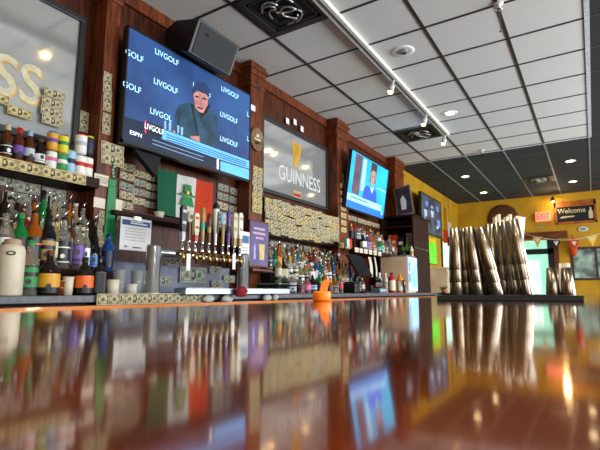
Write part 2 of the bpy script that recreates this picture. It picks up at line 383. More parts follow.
# ================================================================ LEFT BAY
SX = -2.72
sh_a, sh_b = onx(0, 159, SX), onx(85, 173, SX)
SZ = (sh_a.z+sh_b.z)/2
SY0, SY1 = .3, 1.79
sh = MB().box((W, SY0, SZ-.065), (SX, SY1, SZ), WOODD).build('wall_shelf', None, bevel=.003)
tag(sh, 'dark wooden wall shelf holding beer bottles and cans below the cropped mirror', 'shelf')
up = [ # px, kind...
 (6, 'beer', 'brown', 'white', 'orange', 'foil', 'cream', 'brown beer bottle with white label and cream foil neck on upper left shelf'),
 (18, 'beer', 'brown', 'purple', 'pink', 'foil', 'red', 'brown beer bottle with purple and pink label and red neck on upper left shelf'),
 (29, 'beer', 'brown', 'silver', 'lightblue', 'foil', 'lightblue', 'brown beer bottle with silver label and pale blue neck on upper left shelf'),
 (40, 'beer', 'dark', 'white', 'red', 'screw_cap', 'brown', 'short dark beer bottle with slanted red and white label on upper left shelf')]
for i, (px, s, gk, lb, ik, cp, cc, lbl) in enumerate(up):
    y = onx(px, 155, SX-.05).y
    bottle(s, (SX-.055, y, SZ), gk, lb, ik, cp, cc, lbl, 'beers on the upper left shelf', .93 if i < 3 else .78, 1.0, name='beer_bottle')
def cy(px): return onx(px, 160, SX-.05).y
CG = 'cans on the upper left shelf'
hc = .122
for px, lo, hi in ((50.5, ('white', 'pink', None, 'white and pink can under the blue, yellow and purple can'), ('gold', 'purple', 'blue', 'blue, yellow and purple can stacked on a white and pink can')),
                   (61.5, ('green', 'white', None, 'green can with white band under the yellow-green can'), ('yellow', 'green', None, 'yellow-green can stacked on the green can')),
                   ):
    sc = .98
    can((SX-.045, cy(px), SZ), *lo[:3], lo[3], CG, sc); can((SX-.045, cy(px), SZ+hc*sc), *hi[:3], hi[3], CG, sc)
can((SX-.05, cy(70.5), SZ), 'lightblue', 'navy', None, 'slim pale blue can with navy band between the green can and the tall white cans', CG, .95, True)
for px, lo, hi in ((78.5, ('white', 'red', None, 'white can with red emblem under the tall white can'), ('white', 'silver', 'red', 'white can with red rim stacked on the red-emblem can, upper left shelf')),
                   (86.0, ('white', 'red', None, 'white can with red bottom band standing beside the dark wooden pilaster'), ('black', 'navy', 'yellow', 'black can with yellow top stacked beside the dark wooden pilaster'))):
    sc = 1.13
    can((SX-.035, cy(px), SZ), *lo[:3], lo[3], CG, sc); can((SX-.035, cy(px), SZ+hc*sc), *hi[:3], hi[3], CG, sc)
# bills along the shelf edge
for q, px in enumerate((4, 29, 52, 74)):
    p = onx(px, 165+px*.19, SX)
    bill(SX+.001, p.y, SZ-.032, '%s dollar bill from left taped along the edge of the upper left shelf' % ORD[q], 'bills on the upper left shelf edge', BILLB, False, 0)
# bills on the wall under the shelf
for q, (px, py) in enumerate(((9, 181), (27, 188), (54, 194), (16, 198), (53, 204))):
    p = onx(px, py, W+.005)
    bill(W+.005, p.y, p.z, ['dollar bill above the gold label bottles at the far left under the shelf', 'second dollar bill in the top row on the wall under the beer shelf', 'dollar bill at the right end of the top row under the beer shelf', 'lower left dollar bill behind the pourers under the beer shelf', 'lower right dollar bill with orange edge behind the pourers under the beer shelf'][q], 'bills on the wall under the beer shelf', BILLC)
# display steps left bay
st = thing('display_steps', 'two dark wooden steps raising the back rows of liquor in the left bay', 'display stand', (W, 1, CT))
Z2, Z3 = .145, .30; X1, X2, X3 = -2.36, -2.54, -2.72
MB().box((0, -.7, 0), (X2+.07-W, .78, Z2), WOODD).build('lower_step', st, bevel=.003)
MB().box((0, -.7, Z2), (X3+.07-W, .78, Z3), WOODD).build('upper_step', st, bevel=.003)
G1 = 'liquor bottles in the left bay'
def tier(px, t): X = (X1, X2, X3)[t]; return (X, onx(px, (297, 267, 243)[t], X).y, CT+(0, Z2, Z3)[t])
L1 = [ # px, tier, shape, glass, label, ink, cap, capcolour, scale, width scale, label
 (27, 0, 'round', 'clear', 'green', 'cream', 'screw_cap', 'green', .95, 1.1, 'clear bottle with arched green label standing beside the cream jug on the counter'),
 (47, 0, 'squat', 'dark', 'gold', 'orange', 'cork', 'brown', 1.05, 1.12, 'squat dark bottle with big golden yellow label on the counter, left bay'),
 (83, 0, 'squat', 'dark', 'orange', 'red', 'screw_cap', 'black', 1.0, 1.0, 'squat dark bottle with red-orange label on the counter, left bay'),
 (98, 0, 'square', 'black', 'black', 'cream', 'screw_cap', 'black', .88, .9, 'square black bottle with cream emblem on black label beside the clear glasses'),
 (2, 1, 'round', 'clear', 'white', 'silver', 'pour_spout', 'black', 1.0, 1.0, 'clear bottle with white label behind the cream jug, lower step'),
 (17, 1, 'round', 'green', 'black', 'green', 'screw_cap', 'green', 1.0, 1.05, 'dark green bottle left of the orange label bottle on lower step'),
 (31, 1, 'slim', 'amber', 'orange', 'gold', 'pour_spout', 'black', 1.0, 1.2, 'amber bottle with broad orange label and gold dots on lower step'),
 (45, 1, 'round', 'black', 'tan', 'black', 'foil', 'black', 1.05, 1.2, 'black bottle with tan label and gold neck medallion on lower step'),
 (61, 1, 'slim', 'clear', 'white', 'purple', 'pour_spout', 'black', .95, 1.15, 'clear bottle with white and purple label under a black pourer, lower step'),
 (76, 1, 'round', 'clear', 'purple', 'orange', 'pour_spout', 'black', .95, 1.1, 'clear bottle with purple, white and orange label on lower step'),
 (92, 1, 'flute', 'black', 'blue', 'lightblue', 'pour_spout', 'black', .92, 1.1, 'black bottle with bright blue label and long pourer beside the pilaster'),
 (107, 1, 'slim', 'blue', 'navy', 'lightblue', 'screw_cap', 'navy', .75, 1.0, 'small deep blue bottle under the green sequined tie'),
 (7, 2, 'square', 'clear', 'white', 'silver', 'pour_spout', 'black', .95, 1.0, 'square clear bottle with white label on upper step, far left'),
 (21, 2, 'squat', 'red', 'red', 'black', 'pour_spout', 'chrome', .9, .8, 'bright red squat bottle on the upper step of the left bay'),
 (31, 2, 'round', 'amber', 'orange', 'cream', 'pour_spout', 'black', .85, .8, 'amber bottle with orange label between the red and tall green bottles'),
 (40, 2, 'flute', 'green', None, None, 'foil', 'black', .98, .9, 'tall bright green tapered bottle without label on upper step'),
 (51, 2, 'round', 'pale', 'cream', 'tan', 'pour_spout', 'chrome', .9, .9, 'pale straw bottle with cream label right of the tall green bottle'),
 (61, 2, 'round', 'clear', 'silver', 'white', 'pour_spout', 'black', .82, .85, 'clear bottle with silver label third from right on upper step'),
 (73, 2, 'round', 'pale', 'green', 'white', 'cork', 'silver', .9, .9, 'pale bottle with round green badge near right end of upper step'),
 (81, 2, 'slim', 'clear', 'cream', 'tan', 'pour_spout', 'chrome', .8, .9, 'clear bottle with cream label at right end of the upper step beside the pilaster'),
 (14, 2, 'round', 'dark', 'black', 'silver', 'pour_spout', 'chrome', .8, .7, 'dark narrow bottle with chrome pourer left of the red bottle'),
]
L1 += [
 (11, 1, 'round', 'pale', 'cream', 'tan', 'pour_spout', 'black', .85, .62, 'narrow pale bottle between the far left clear one and the dark green one'),
 (38.5, 1, 'slim', 'clear', 'silver', 'navy', 'pour_spout', 'chrome', .9, .5, 'narrow clear bottle squeezed between the orange and tan label bottles'),
 (53, 1, 'slim', 'pale', 'cream', 'green', 'pour_spout', 'black', .9, .62, 'narrow pale bottle between the tan label and purple-white label bottles'),
 (69, 1, 'slim', 'brown', 'black', 'gold', 'pour_spout', 'black', 1.0, .55, 'narrow brown bottle between the two purple label bottles on lower step'),
 (84.5, 1, 'round', 'clear', 'white', 'blue', 'pour_spout', 'chrome', .88, .7, 'clear bottle with white label left of the bright blue label bottle'),
 (1, 2, 'slim', 'dark', 'cream', 'red', 'pour_spout', 'chrome', .9, .7, 'dark bottle cut by the picture edge on the upper step'),
 (26, 2, 'slim', 'clear', 'white', 'red', 'pour_spout', 'chrome', .9, .5, 'narrow clear bottle between the bright red and orange label bottles'),
 (45.5, 2, 'slim', 'dark', 'black', 'silver', 'pour_spout', 'black', .92, .5, 'narrow dark bottle right of the tall bright green bottle'),
 (56, 2, 'slim', 'clear', 'gold', 'cream', 'pour_spout', 'chrome', .9, .6, 'narrow clear bottle with gold label on the upper step, left bay'),
 (67, 2, 'slim', 'amber', 'cream', 'brown', 'pour_spout', 'black', .9, .65, 'narrow amber bottle left of the round green badge bottle'),
 (52.5, 0, 'flute', 'clear', 'white', 'lightblue', 'screw_cap', 'white', .5, .4, 'tiny clear bottle between gold label bottle and amber shot glass'),
]
for (px, t, s, gk, lb, ik, cp, cc, sc, ws, lbl) in L1:
    bottle(s, tier(px, t), gk, lb, ik, cp, cc, lbl, G1, sc, ws, rot=-.45, var=(1, 3, 1, 0, 1, 2)[int(px) % 6])
# gold medallion is part of the black bottle's look: cream jug, cups, glasses
p = tier(8, 0); j = thing('storage_jug', 'large cream plastic jug with black oval mark on the counter at far left', 'jug', p)
MB().lathe([(0, 0), (.054, 0), (.058, .008), (.058, .215), (.05, .238), (.034, .246)], CREAM, 24).build('jug_body', j)
MB().lathe([(.034, .242), (.037, .244), (.037, .268), (.02, .274), (0, .274)], mat('jug_lid', '#b89a80', .5), 20).build('lid', j)
m = MB(); Mj = Matrix.Rotation(-.5, 4, 'Z') @ T((.0588, 0, .200)) @ WALLM
m.poly([(math.cos(q*math.pi/8)*.020, math.sin(q*math.pi/8)*.011, .001) for q in range(16)], INK, .002, Mj); m.poly([(math.cos(q*math.pi/8)*.011, math.sin(q*math.pi/8)*.005, .002) for q in range(16)], CREAM, 0, Mj)
tag(m.build('oval_mark', j), '', '') if False else m.build('oval_mark', j)
def cup(loc, r0, r1, h, m, name, label, cat, group=None, rim=None):
    t = thing(name, label, cat, loc, (0, 0, 0), group)
    MB().lathe([(0, 0), (r0, 0), (r1, h), (r1-.003, h), (r0-.003, .006), (0, .006)], m, 20).build('cup_wall', t)
    if rim: MB().lathe([(r1-.002, h-.004), (r1+.003, h-.002), (r1+.002, h+.003), (r1-.002, h+.003)], rim, 20).build('rim', t)
    return t
cup(tier(67, 0), .024, .028, .095, CREAM, 'paper_cup', 'white paper cup between the gold label and red-orange label bottles', 'cup', rim=CREAM)
AMBL = mat('amber_liquid', '#a8420c', .1, trans=.6)
t = cup(tier(59.5, 0), .018, .02, .075, AMBL, 'shot_glass', 'small amber shot glass beside the white paper cup on the counter', 'glass', rim=GLASSC)
cup(tier(112, 0), .034, .036, .085, CREAM, 'paper_cup', 'wide cream cup on the counter right of the pilaster bottles', 'cup', rim=CREAM)
cup(tier(131, 0), .030, .033, .062, WHITEC, 'paper_cup', 'short white cup standing among the clear pint glasses', 'cup', rim=CREAM)
for q, px in enumerate((121, 139, 146)):
    p = tier(px, 0); cup((p[0]-.03, p[1], p[2]), .028, .038, .145, GLASSC, 'pint_glass', ['empty clear pint glass between the cream and short white cups', 'empty clear pint glass right of the short white cup', 'empty clear pint glass beside the left post of the tap tower'][q], 'glass', 'pint glasses beside the taps', GLASSC)
# left mirror (only its right part is in view)
def mirror(label, y0, y1, z0, z1, text_fn):
    t = thing('framed_mirror', label, 'mirror', (W+.002, (y0+y1)/2, (z0+z1)/2)); w, h = y1-y0, z1-z0; fw = .045
    MB().box((-w/2, -h/2, 0), (w/2, h/2, .012), BLACKM, WALLM).build('backing', t)
    MB().poly([(-w/2+fw, -h/2+fw, .014), (w/2-fw, -h/2+fw, .014), (w/2-fw, h/2-fw, .014), (-w/2+fw, h/2-fw, .014)], MIRROR, .003, WALLM).build('mirror_glass', t)
    f = MB()
    for a, b in (((-w/2, -h/2, 0), (w/2, -h/2+fw, .035)), ((-w/2, h/2-fw, 0), (w/2, h/2, .035)), ((-w/2, -h/2+fw, 0), (-w/2+fw, h/2-fw, .035)), ((w/2-fw, -h/2+fw, 0), (w/2, h/2-fw, .035))): f.box(a, b, MFRAME, WALLM)
    f.build('frame', t, bevel=.005)
    text_fn(t, w, h); return t
c0 = onx(80, 85, W).y
def txtL(t, w, h):
    m = MB(); yc, zc = (c0+.25)/2, 1.45+CZ
    e = onx(0, 73, W+.02); f = onx(47, 88, W+.02)
    right = f.y-t.location.y; ctr = right-.80; z = (e.z+f.z)/2-.02-t.location.z
    m.text('GUINNESS', .36, GOLDP, WALLM @ T((ctr+.006, z-.006, .0155)), font_scale=(.92, 1.0), bold=.022)
    m.text('GUINNESS', .36, CRPRT, WALLM @ T((ctr, z, .0165)), font_scale=(.92, 1.0), bold=.015)
    m.build('lettering', t)
mirror('large pub mirror with cream lettering, cropped at the left edge above the beer shelf', c0-1.5, c0, .945+CZ, 1.935+CZ, txtL)
for q, (px, py, lbl) in enumerate(((55, 94, 'dollar bill at the top of the stack on the cropped mirror'), (53, 103, 'second dollar bill down on the right corner of the cropped mirror'), (52, 112, 'third dollar bill down on the right corner of the cropped mirror'), (53, 121, 'lowest dollar bill of the stack on the right corner of the cropped mirror'), (20, 112, 'red-stamped dollar bill on the lower frame of the cropped mirror'), (-3, 97, 'dollar bill at the left picture edge on the cropped mirror'))):
    p = onx(px, py, W+.045); bill(W+.04, p.y, p.z, lbl, 'bills on the cropped mirror', BILLB if q > 3 else BILLA, False, 0, .9)
# bills on first pilaster
for q, (px, py) in enumerate(((107, 83), (107, 101), (106, 124), (84, 122))):
    p = onx(px, py, PXF); bill(PXF+.003 if q < 3 else W+.04, p.y if q < 3 else onx(px, py, W+.04).y-.0, p.z if q < 3 else onx(px, py, W+.04).z, ['topmost upright dollar bill on the pilaster left of the big screen', 'middle upright dollar bill on the pilaster left of the big screen', 'lowest upright dollar bill on the pilaster left of the big screen', 'upright dollar bill on the strip above the yellow-topped can'][q], 'bills on the first pilaster', BILLA, True, 0, .95)
for q, (px, py, lbl) in enumerate(((112, 149, 'upper dollar bill on the pilaster just below the big screen corner'), (112, 160, 'lower dollar bill on the pilaster just below the big screen corner'))):
    p = onx(px, py, PXF); bill(PXF+.004, p.y, p.z, lbl, 'bills under the big screen corner', BILLA, False, 0, 1.15)
for q, (px, py, w, h, lbl) in enumerate(((101, 180, 14, 14, 'ruled cream note card pinned on the first pilaster beside the green tie'), (99, 203, 11, 12, 'blank cream note card pinned below the ruled one on the first pilaster'), (118, 206, 7, 14, 'small pale note card pinned right of the green tie'))):
    a = onx(px-w/2, py-h/2, PXF); c = onx(px+w/2, py+h/2, PXF); m = MB(); ww, hh = c.y-a.y, abs(a.z-c.z)
    N = 4
    for i in range(N):
        x0, x1 = -ww/2+ww*i/N, -ww/2+ww*(i+1)/N
        m.add([(x0, -hh/2, .003*math.sin(i)), (x1, -hh/2, .003*math.sin(i+1)), (x1, hh/2, .003*math.sin(i+1)), (x0, hh/2, .003*math.sin(i))], [(0, 1, 2, 3)], CREAM, True, WALLM)
    if q == 0:
        for k in range(4): m.poly([(-ww*.4, -hh*.3+k*hh*.17, .005), (ww*.4, -hh*.3+k*hh*.17, .005), (ww*.4, -hh*.29+k*hh*.17+.003, .005), (-ww*.4, -hh*.29+k*hh*.17+.003, .005)], INK2, 0, WALLM)
    tag(m.build('note_card', None, (PXF+.006, (a.y+c.y)/2, (a.z+c.z)/2)), lbl, 'note')
for q, (px, py) in enumerate(((101, 218), (99, 229), (101, 240), (119, 222))):
    p = onx(px, py, PXF); bill(PXF+.004, p.y, p.z, '%s small bill down the pilaster beside the green tie' % ORD[q], 'bills beside the green tie', BILLA, True, 0, .62)
# green sequined tie
t0, t1 = onx(112, 186, PXF+.02), onx(111, 246, PXF+.02); ty = (t0.y+t1.y)/2
t = thing('hanging_tie', 'sparkling green tie hanging from a string of beads on the first pilaster', 'tie', (PXF+.012, ty, t1.z))
hh = t0.z-t1.z
MB().poly([(-.03, hh, 0), (.03, hh, 0), (.043, .06, 0), (0, -.01, 0), (-.043, .06, 0)], GREENT, .008, WALLM).build('tie_blade', t, bevel=.003)
MB().poly([(-.03, hh+.05, 0), (.03, hh+.05, 0), (.027, hh, 0), (-.027, hh, 0)], GREENT, .012, WALLM).build('knot', t, bevel=.003)
m = MB(); zt = onx(112, 164, PXF+.02).z-t1.z
for k in range(9): m.ball((-.004, .006*math.sin(k*2), hh+.06+(zt-hh-.06)*k/8), .009, WHITEC if k % 2 else GREENT, 8, 6)
m.build('bead_string', t)
# ================================================================ BAY TWO : big screen, flag, taps
def screen_poly(m, X, pts, mt, lift, c):
    m.poly([(onx(a, b_, X).y-c.y, onx(a, b_, X).z-c.z, lift) for a, b_ in pts], mt, 0, WALLM)
TX = -2.69
q = [onx(*p, TX) for p in ((128, 25), (251, 95), (121, 141), (249, 183))]
y0, y1 = (q[0].y+q[2].y)/2, (q[1].y+q[3].y)/2; z0, z1 = (q[2].z+q[3].z)/2, (q[0].z+q[1].z)/2
c = Vector((TX, (y0+y1)/2, (z0+z1)/2))
tv = thing('television', 'big wall screen showing a bearded man in a cap before a blue backdrop', 'television', c)
w, h = y1-y0, z1-z0
MB().box((-w/2, -h/2, -.05), (w/2, h/2, -.004), BLACK, WALLM).build('housing', tv, bevel=.004)
m = MB(); bz = .012
for a, b in (((-w/2, -h/2, -.006), (w/2, -h/2+bz*2, .006)), ((-w/2, h/2-bz, -.006), (w/2, h/2, .006)), ((-w/2, -h/2, -.006), (-w/2+bz, h/2, .006)), ((w/2-bz, -h/2, -.006), (w/2, h/2, .006))): m.box(a, b, BLACK, WALLM)
m.build('bezel', tv)
B1 = em('screen_blue', '#2d5084', .6, hex2='#1d3460', scale=2.2); B2 = em('screen_logo', '#a4dcf4', .85); B3 = em('screen_sky_banner', '#5aa4de', .85); B4 = em('screen_navy', '#101c38', .5); B5 = em('screen_jacket', '#22485e', .5, hex2='#1a3040', scale=9)
B6 = em('screen_skin', '#c48a86', .65, hex2='#96605e', scale=14); B7 = em('screen_cap', '#1c3358', .5); B8 = em('screen_red', '#d8354a', .8); B9 = em('screen_white', '#e8f2fa', .95); B10 = em('screen_glass', '#7fa6c8', .6); B11 = em('screen_beard', '#171820', .4)
m = MB(); m.poly([(-w/2+bz, -h/2+bz*2, .0), (w/2-bz, -h/2+bz*2, .0), (w/2-bz, h/2-bz, .0), (-w/2+bz, h/2-bz, .0)], B1, 0, WALLM)
def L(pts, mt, lift): screen_poly(m, TX, pts, mt, lift, c)
lw = onx(181, 62, TX).y-onx(153, 50, TX).y
for (px, py, tx) in ((134.5, 56, 'GOLF'), (167, 57.5, 'LIVGOLF'), (132, 87.5, 'GOLF'), (166, 86.5, 'LIVGOLF'), (194, 85.5, 'L'), (230, 93, 'LIVGOLF'), (161, 115, 'LIVGOL'), (229, 118, 'LIVGOLF'), (229, 142, 'LIVGOLF'), (248, 114.5, 'L'), (248, 139, 'L'), (209.5, 96.5, 'F')):
    p = onx(px, py, TX); k = len(tx)/7
    m.text(tx, .09, B2, WALLM @ T((p.y-c.y, p.z-c.z, .001)), font_scale=(lw*k/(.09*.64*len(tx)), .74), bold=.008)
# shoulders and jacket
L([(172.5, 141), (175.5, 112), (179, 104.5), (190, 102.5), (196, 107), (205, 112), (212, 110), (216.5, 117), (217.5, 140), (216.5, 152), (205, 148)], B5, .002)
L([(176, 136), (178.5, 112), (179.5, 112), (178.5, 137)], B11, .0022); L([(190.5, 104), (193, 104), (199, 140), (197.5, 140)], B11, .0022)
L([(194, 101), (196, 106), (201, 118), (207, 113), (210, 105)], B11, .0025)
L([(193, 94), (196, 90), (206, 94), (208, 99), (207, 106), (203, 112), (199, 111), (195, 106)], B6, .003)
L([(194, 103), (199, 105), (205, 107), (206, 107), (203, 113), (199, 112), (195, 108)], B6, .0032)
L([(192, 95), (193, 86), (198, 81), (205, 83), (209, 90), (209, 97), (205, 94), (197, 91)], B7, .0035)
L([(195, 95.5), (198.5, 96.2), (198.5, 98), (195, 97.4)], B11, .0037); L([(202, 97.5), (206, 98.7), (206, 100.4), (202, 99.3)], B11, .0037)
L([(197, 106.5), (203, 108.5), (202.5, 109.8), (197, 108)], B11, .0037)
L([(190, 136), (199, 136), (200, 142), (191, 141)], B6, .003)
L([(170, 134), (174, 130), (176, 134), (175, 138)], B6, .003)
L([(164, 121), (166, 121), (166, 130), (164, 129)], B10, .003); L([(168.5, 122), (171, 122.5), (170.5, 132), (168.5, 131)], B10, .003); L([(177, 125), (179, 126), (178.5, 135), (177, 134)], B10, .003); L([(180.5, 127), (183, 127.5), (182.5, 137), (180.5, 136)], B10, .003)
# lower third
L([(122.5, 138.5), (122.8, 116), (162, 128.2), (249, 160.2), (249, 181.5)], B4, .004)
L([(162, 129), (249.3, 161), (249.3, 169), (221, 160), (161.5, 139)], B3, .0045)
L([(220, 161), (249.3, 170), (249.2, 180.5), (220, 170.8)], B3, .0048)
L([(216.5, 159), (218.3, 159.5), (218.3, 169.5), (216.5, 169)], B9, .0048)
L([(144.3, 120.5), (145.8, 121), (145.8, 133.5), (144.3, 133)], B8, .005)
for a, b_ in ((0, 0), (4.2, 0)):
    L([(152, 139.5+a*.9), (203, 156.8+a*.9), (203, 157.4+a*.9), (152, 140.1+a*.9)], B10, .005)
L([(146, 121.5), (162, 127), (162, 136.5), (146, 132)], B11, .0052); p = onx(153.8, 129.3, TX); m.text('LIVGOLF', .062, B9, WALLM @ T((p.y-c.y, p.z-c.z, .0055)), font_scale=(.75, 1.0))
p = onx(135.5, 134.3, TX); m.text('ESPN', .042, B9, WALLM @ T((p.y-c.y, p.z-c.z, .0055)), font_scale=(1.15, 1.0))
for k in range(3): L([(166, 134+k*2.6), (246, 162.2+k*1.8), (246, 163+k*1.8), (166, 134.9+k*2.6)], B1, .0052)
m.build('screen', tv)
MB().box((-.3, -.25, -.22), (.3, .1, -.05), BLACKM, WALLM).build('wall_mount', tv)
m = MB(); m.poly([(-.55, -h/2-.0), (-.42, -h/2+.02), (-.30, -h/2+.02), (-.34, -h/2-.16)], BLACKM, .05, WALLM @ T((0, 0, -.06))); m.build('bracket_arm', tv)
# bills below the big screen
bill_panel(121, 135, W+.006, 160, 165, 5, 1, 'below big screen, above white notice', 'bills below the big screen', (BILLA, BILLC), dz=.075)
bill_panel(134, 157, W+.006, 167, 175, 4, 2, 'left of the tricolour flag', 'bills below the big screen', (BILLA, BILLC), dz=.075)
bill_panel(217, 240, W+.006, 181, 189, 5, 2, 'right of the tricolour flag', 'bills right of the tricolour flag', (BILLA, BILLC), dz=.09)
# tricolour flag
FX = -2.86
fa, fb = onx(158.5, 172, FX), onx(212, 186, FX); fl = thing('tricolour_flag', 'green, white and orange flag with a green hat pinned up below the big screen', 'flag', (FX, (fa.y+fb.y)/2, fa.z))
fw = fb.y-fa.y; fh = fa.z+.03-onx(165, 215, FX).z
for i, mt in enumerate((GREENC, WHITEC, ORANGC)):
    m = MB(); vs = []; fs = []; N, K = 8, 6
    for a in range(N+1):
        for k in range(K+1):
            x = -fw/2+fw*(i+a/N)/3; vs.append((x, .03-fh*k/K, .012*math.sin(x*24+k*.3)))
    for a in range(N):
        for k in range(K): fs.append((a*(K+1)+k+1, (a+1)*(K+1)+k+1, (a+1)*(K+1)+k, a*(K+1)+k))
    m.add(vs, fs, mt, True, WALLM); m.build(('green_band', 'white_band', 'orange_band')[i], fl)
m = MB(); Mh = WALLM @ T((.0, -.13, .018))
GH = mat('hat_green', '#1f7a3e', .7)
m.poly([(-.045, .0), (.045, .0), (.037, .085), (-.037, .085)], GH, .003, Mh); m.poly([(-.085, -.015), (.085, -.015), (.08, .004), (-.08, .004)], GH, .003, Mh); m.poly([(-.045, .004, .001), (.045, .004, .001), (.044, .024, .001), (-.044, .024, .001)], BLACK, 0, Mh); m.poly([(-.014, .0, .002), (.014, .0, .002), (.014, .028, .002), (-.014, .028, .002)], GOLDP, 0, Mh)
m.poly([(-.05, -.02), (.05, -.02), (.075, -.10), (-.075, -.10)], GH, .003, Mh)
m.build('hat_emblem', fl)
# short ledge below the flag
a, b = onx(147, 216, -2.72), onx(240, 226, -2.72)
tag(MB().box((W, 1.915, .555+CZ-.03), (-2.72, 3.42, .555+CZ), WOODD).build('wall_ledge', None, bevel=.003), 'narrow dark wooden ledge running behind the beer taps under the flag', 'shelf')
# white ball-like cup on the ledge
cup((-2.78, onx(159, 214, -2.78).y, .555+CZ), .03, .042, .05, CREAM, 'soup_bowl', 'small cream bowl on the ledge in front of the flag', 'bowl')
# poster hanging at the left of the taps
def poster(name, px0, py0, px1, py1, X, label, paint, frame=None, th=.004, tiltx=0):
    a = onx(px0, py0, X); c = onx(px1, py1, X); w, h = c.y-a.y, a.z-c.z
    t = thing(name, label, 'poster', (X, (a.y+c.y)/2, (a.z+c.z)/2), (tiltx, 0, 0))
    paint(t, w, h); return t
def P1(t, w, h):
    m = MB(); m.box((-w/2, -h/2, -.002), (w/2, h/2, .002), PAPER, WALLM)
    bl = mat('poster_blue', '#28508c', .5)
    m.poly([(-w*.46, h*.26, .003), (w*.46, h*.26, .003), (w*.46, h*.42, .003), (-w*.46, h*.42, .003)], bl, 0, WALLM)
    m.poly([(-w*.2, h*.31, .0035), (w*.36, h*.31, .0035), (w*.36, h*.35, .0035), (-w*.2, h*.35, .0035)], PAPER, 0, WALLM)
    m.poly([(-w*.2, h*.37, .0035), (w*.2, h*.37, .0035), (w*.2, h*.40, .0035), (-w*.2, h*.40, .0035)], PAPER, 0, WALLM)
    gr = mat('poster_grey', '#9a94a0', .6)
    for k in range(5): m.poly([(-w*.35, h*(.16-k*.09), .003), (w*.3, h*(.16-k*.09), .003), (w*.3, h*(.175-k*.09), .003), (-w*.35, h*(.175-k*.09), .003)], gr, 0, WALLM)
    m.poly([(-w*.36, -h*.42, .003), (-w*.26, -h*.42, .003), (-w*.26, -h*.37, .003), (-w*.36, -h*.37, .003)], mat('poster_mauve', '#8a5a8a', .6), 0, WALLM)
    m.poly([(-w*.1, -h*.42, .003), (w*.2, -h*.42, .003), (w*.2, -h*.39, .003), (-w*.1, -h*.39, .003)], INK, 0, WALLM)
    m.build('poster_sheet', t)
    MB().box((-.03, h/2-.01, .001), (.03, h/2+.012, .008), CHROME, WALLM).build('clip', t)
poster('notice_poster', 121, 216, 150, 252, -2.66, 'white notice poster with blue header hanging left of the beer taps', P1)
# tap tower
TWX = -2.35
ya, yb = onx(153, 270, TWX).y, onx(243, 270, TWX).y; zt = CZ+.295
STEELP = mat('satin_steel', '#c8ccd0', .28, 1, var=.03)
tw = thing('beer_tap_tower', 'steel two-post beer tower with ten tap handles on the back counter', 'tap tower', (TWX, (ya+yb)/2, CT))
hw = (yb-ya)/2; top = zt-CT
for s in (-1, 1):
    MB().lathe([(0, 0), (.056, 0), (.056, .012), (.046, .02), (.046, top-.012), (.040, top), (0, top)], STEELP, 24, T((0, s*hw, 0))).build('post', tw)
MB().tube([(0, -hw+.03, top-.045), (0, hw-.03, top-.045)], .027, STEELP, 16).build('cross_pipe', tw)
HD = [(181.5, 'paddle', 'black', 'silver', 205), (188, 'ball', 'cream', 'brown', 211), (194.5, 'paddle', 'cream', 'red', 213), (201.5, 'blade', 'tan', 'teal', 207), (208, 'blade', 'brown', 'tan', 213), (214.5, 'taper', 'white', 'black', 203), (222, 'ball', 'lightblue', 'tan', 213), (227.5, 'blade', 'purple', 'navy', 210), (233.5, 'paddle', 'cream', 'tan', 213), (239, 'paddle', 'white', 'tan', 213)]
for px, kind, c1, c2, ptop in HD:
    y = onx(px, 250, TWX+.07).y-(ya+yb)/2; zh = onx(px, ptop, TWX+.07).z-CT
    fc = MB(); fc.tube([(.02, y, top-.045), (.07, y, top-.03), (.085, y, top-.04), (.092, y, top-.11)], [.012, .013, .012, .008], BRASS, 10); fc.lathe([(.012, 0), (.013, .012), (.008, .03), (.006, .05)], CHROME, 10, T((.075, y, top-.022)))
    fo = fc.build('faucet', tw)
    zb = top+.022; hh = zh-zb; M = T((.075, y, zb)); a = MB(); pa, pb = pmat(c1), pmat(c2)
    a.lathe([(.006, 0), (.011, .006), (.011, .02)], CHROME, 10, M)
    if kind == 'paddle':
        a.box((-.012, -.014, .02), (.012, .014, hh*.35), pb, M); a.poly([(-.014, hh*.3), (.014, hh*.3), (.022, hh*.45), (.022, hh*.92), (.012, hh), (-.012, hh), (-.022, hh*.92), (-.022, hh*.45)], pa, .026, M @ WALLM @ T((0, 0, .013))); a.poly([(-.016, hh*.5, .0145), (.016, hh*.5, .0145), (.016, hh*.58, .0145), (-.016, hh*.58, .0145)], pb, 0, M @ WALLM)
        a.poly([(-.016, hh*.8, .0145), (.016, hh*.8, .0145), (.016, hh*.88, .0145), (-.016, hh*.88, .0145)], pb, 0, M @ WALLM)
    elif kind == 'ball':
        a.lathe([(.010, .02), (.013, hh*.5), (.011, hh*.66)], pb, 12, M); a.ball((.075, y, zb+hh*.82), (.018, .026, hh*.18), pa, 14, 8); a.poly([(math.cos(k*.7)*.014, hh*.82+math.sin(k*.7)*.018, .0185) for k in range(9)], pb, 0, M @ WALLM)
    elif kind == 'blade':
        a.lathe([(.011, .02), (.015, hh*.4), (.012, hh*.6), (.018, hh*.75), (.015, hh*.97), (0, hh)], pa, 12, M); a.lathe([(.0155, hh*.40), (.0135, hh*.58)], pb, 12, M)
    else:
        a.lathe([(.009, .02), (.012, hh*.25), (.024, hh*.82), (.024, hh*.86)], pa, 14, M); a.lathe([(.025, hh*.86), (.025, hh*.93), (.012, hh)], pb, 14, M); a.box((.02, -.006, hh*.3), (.0255, .006, hh*.8), pb, M)
    a.build('tap_handle', tw)
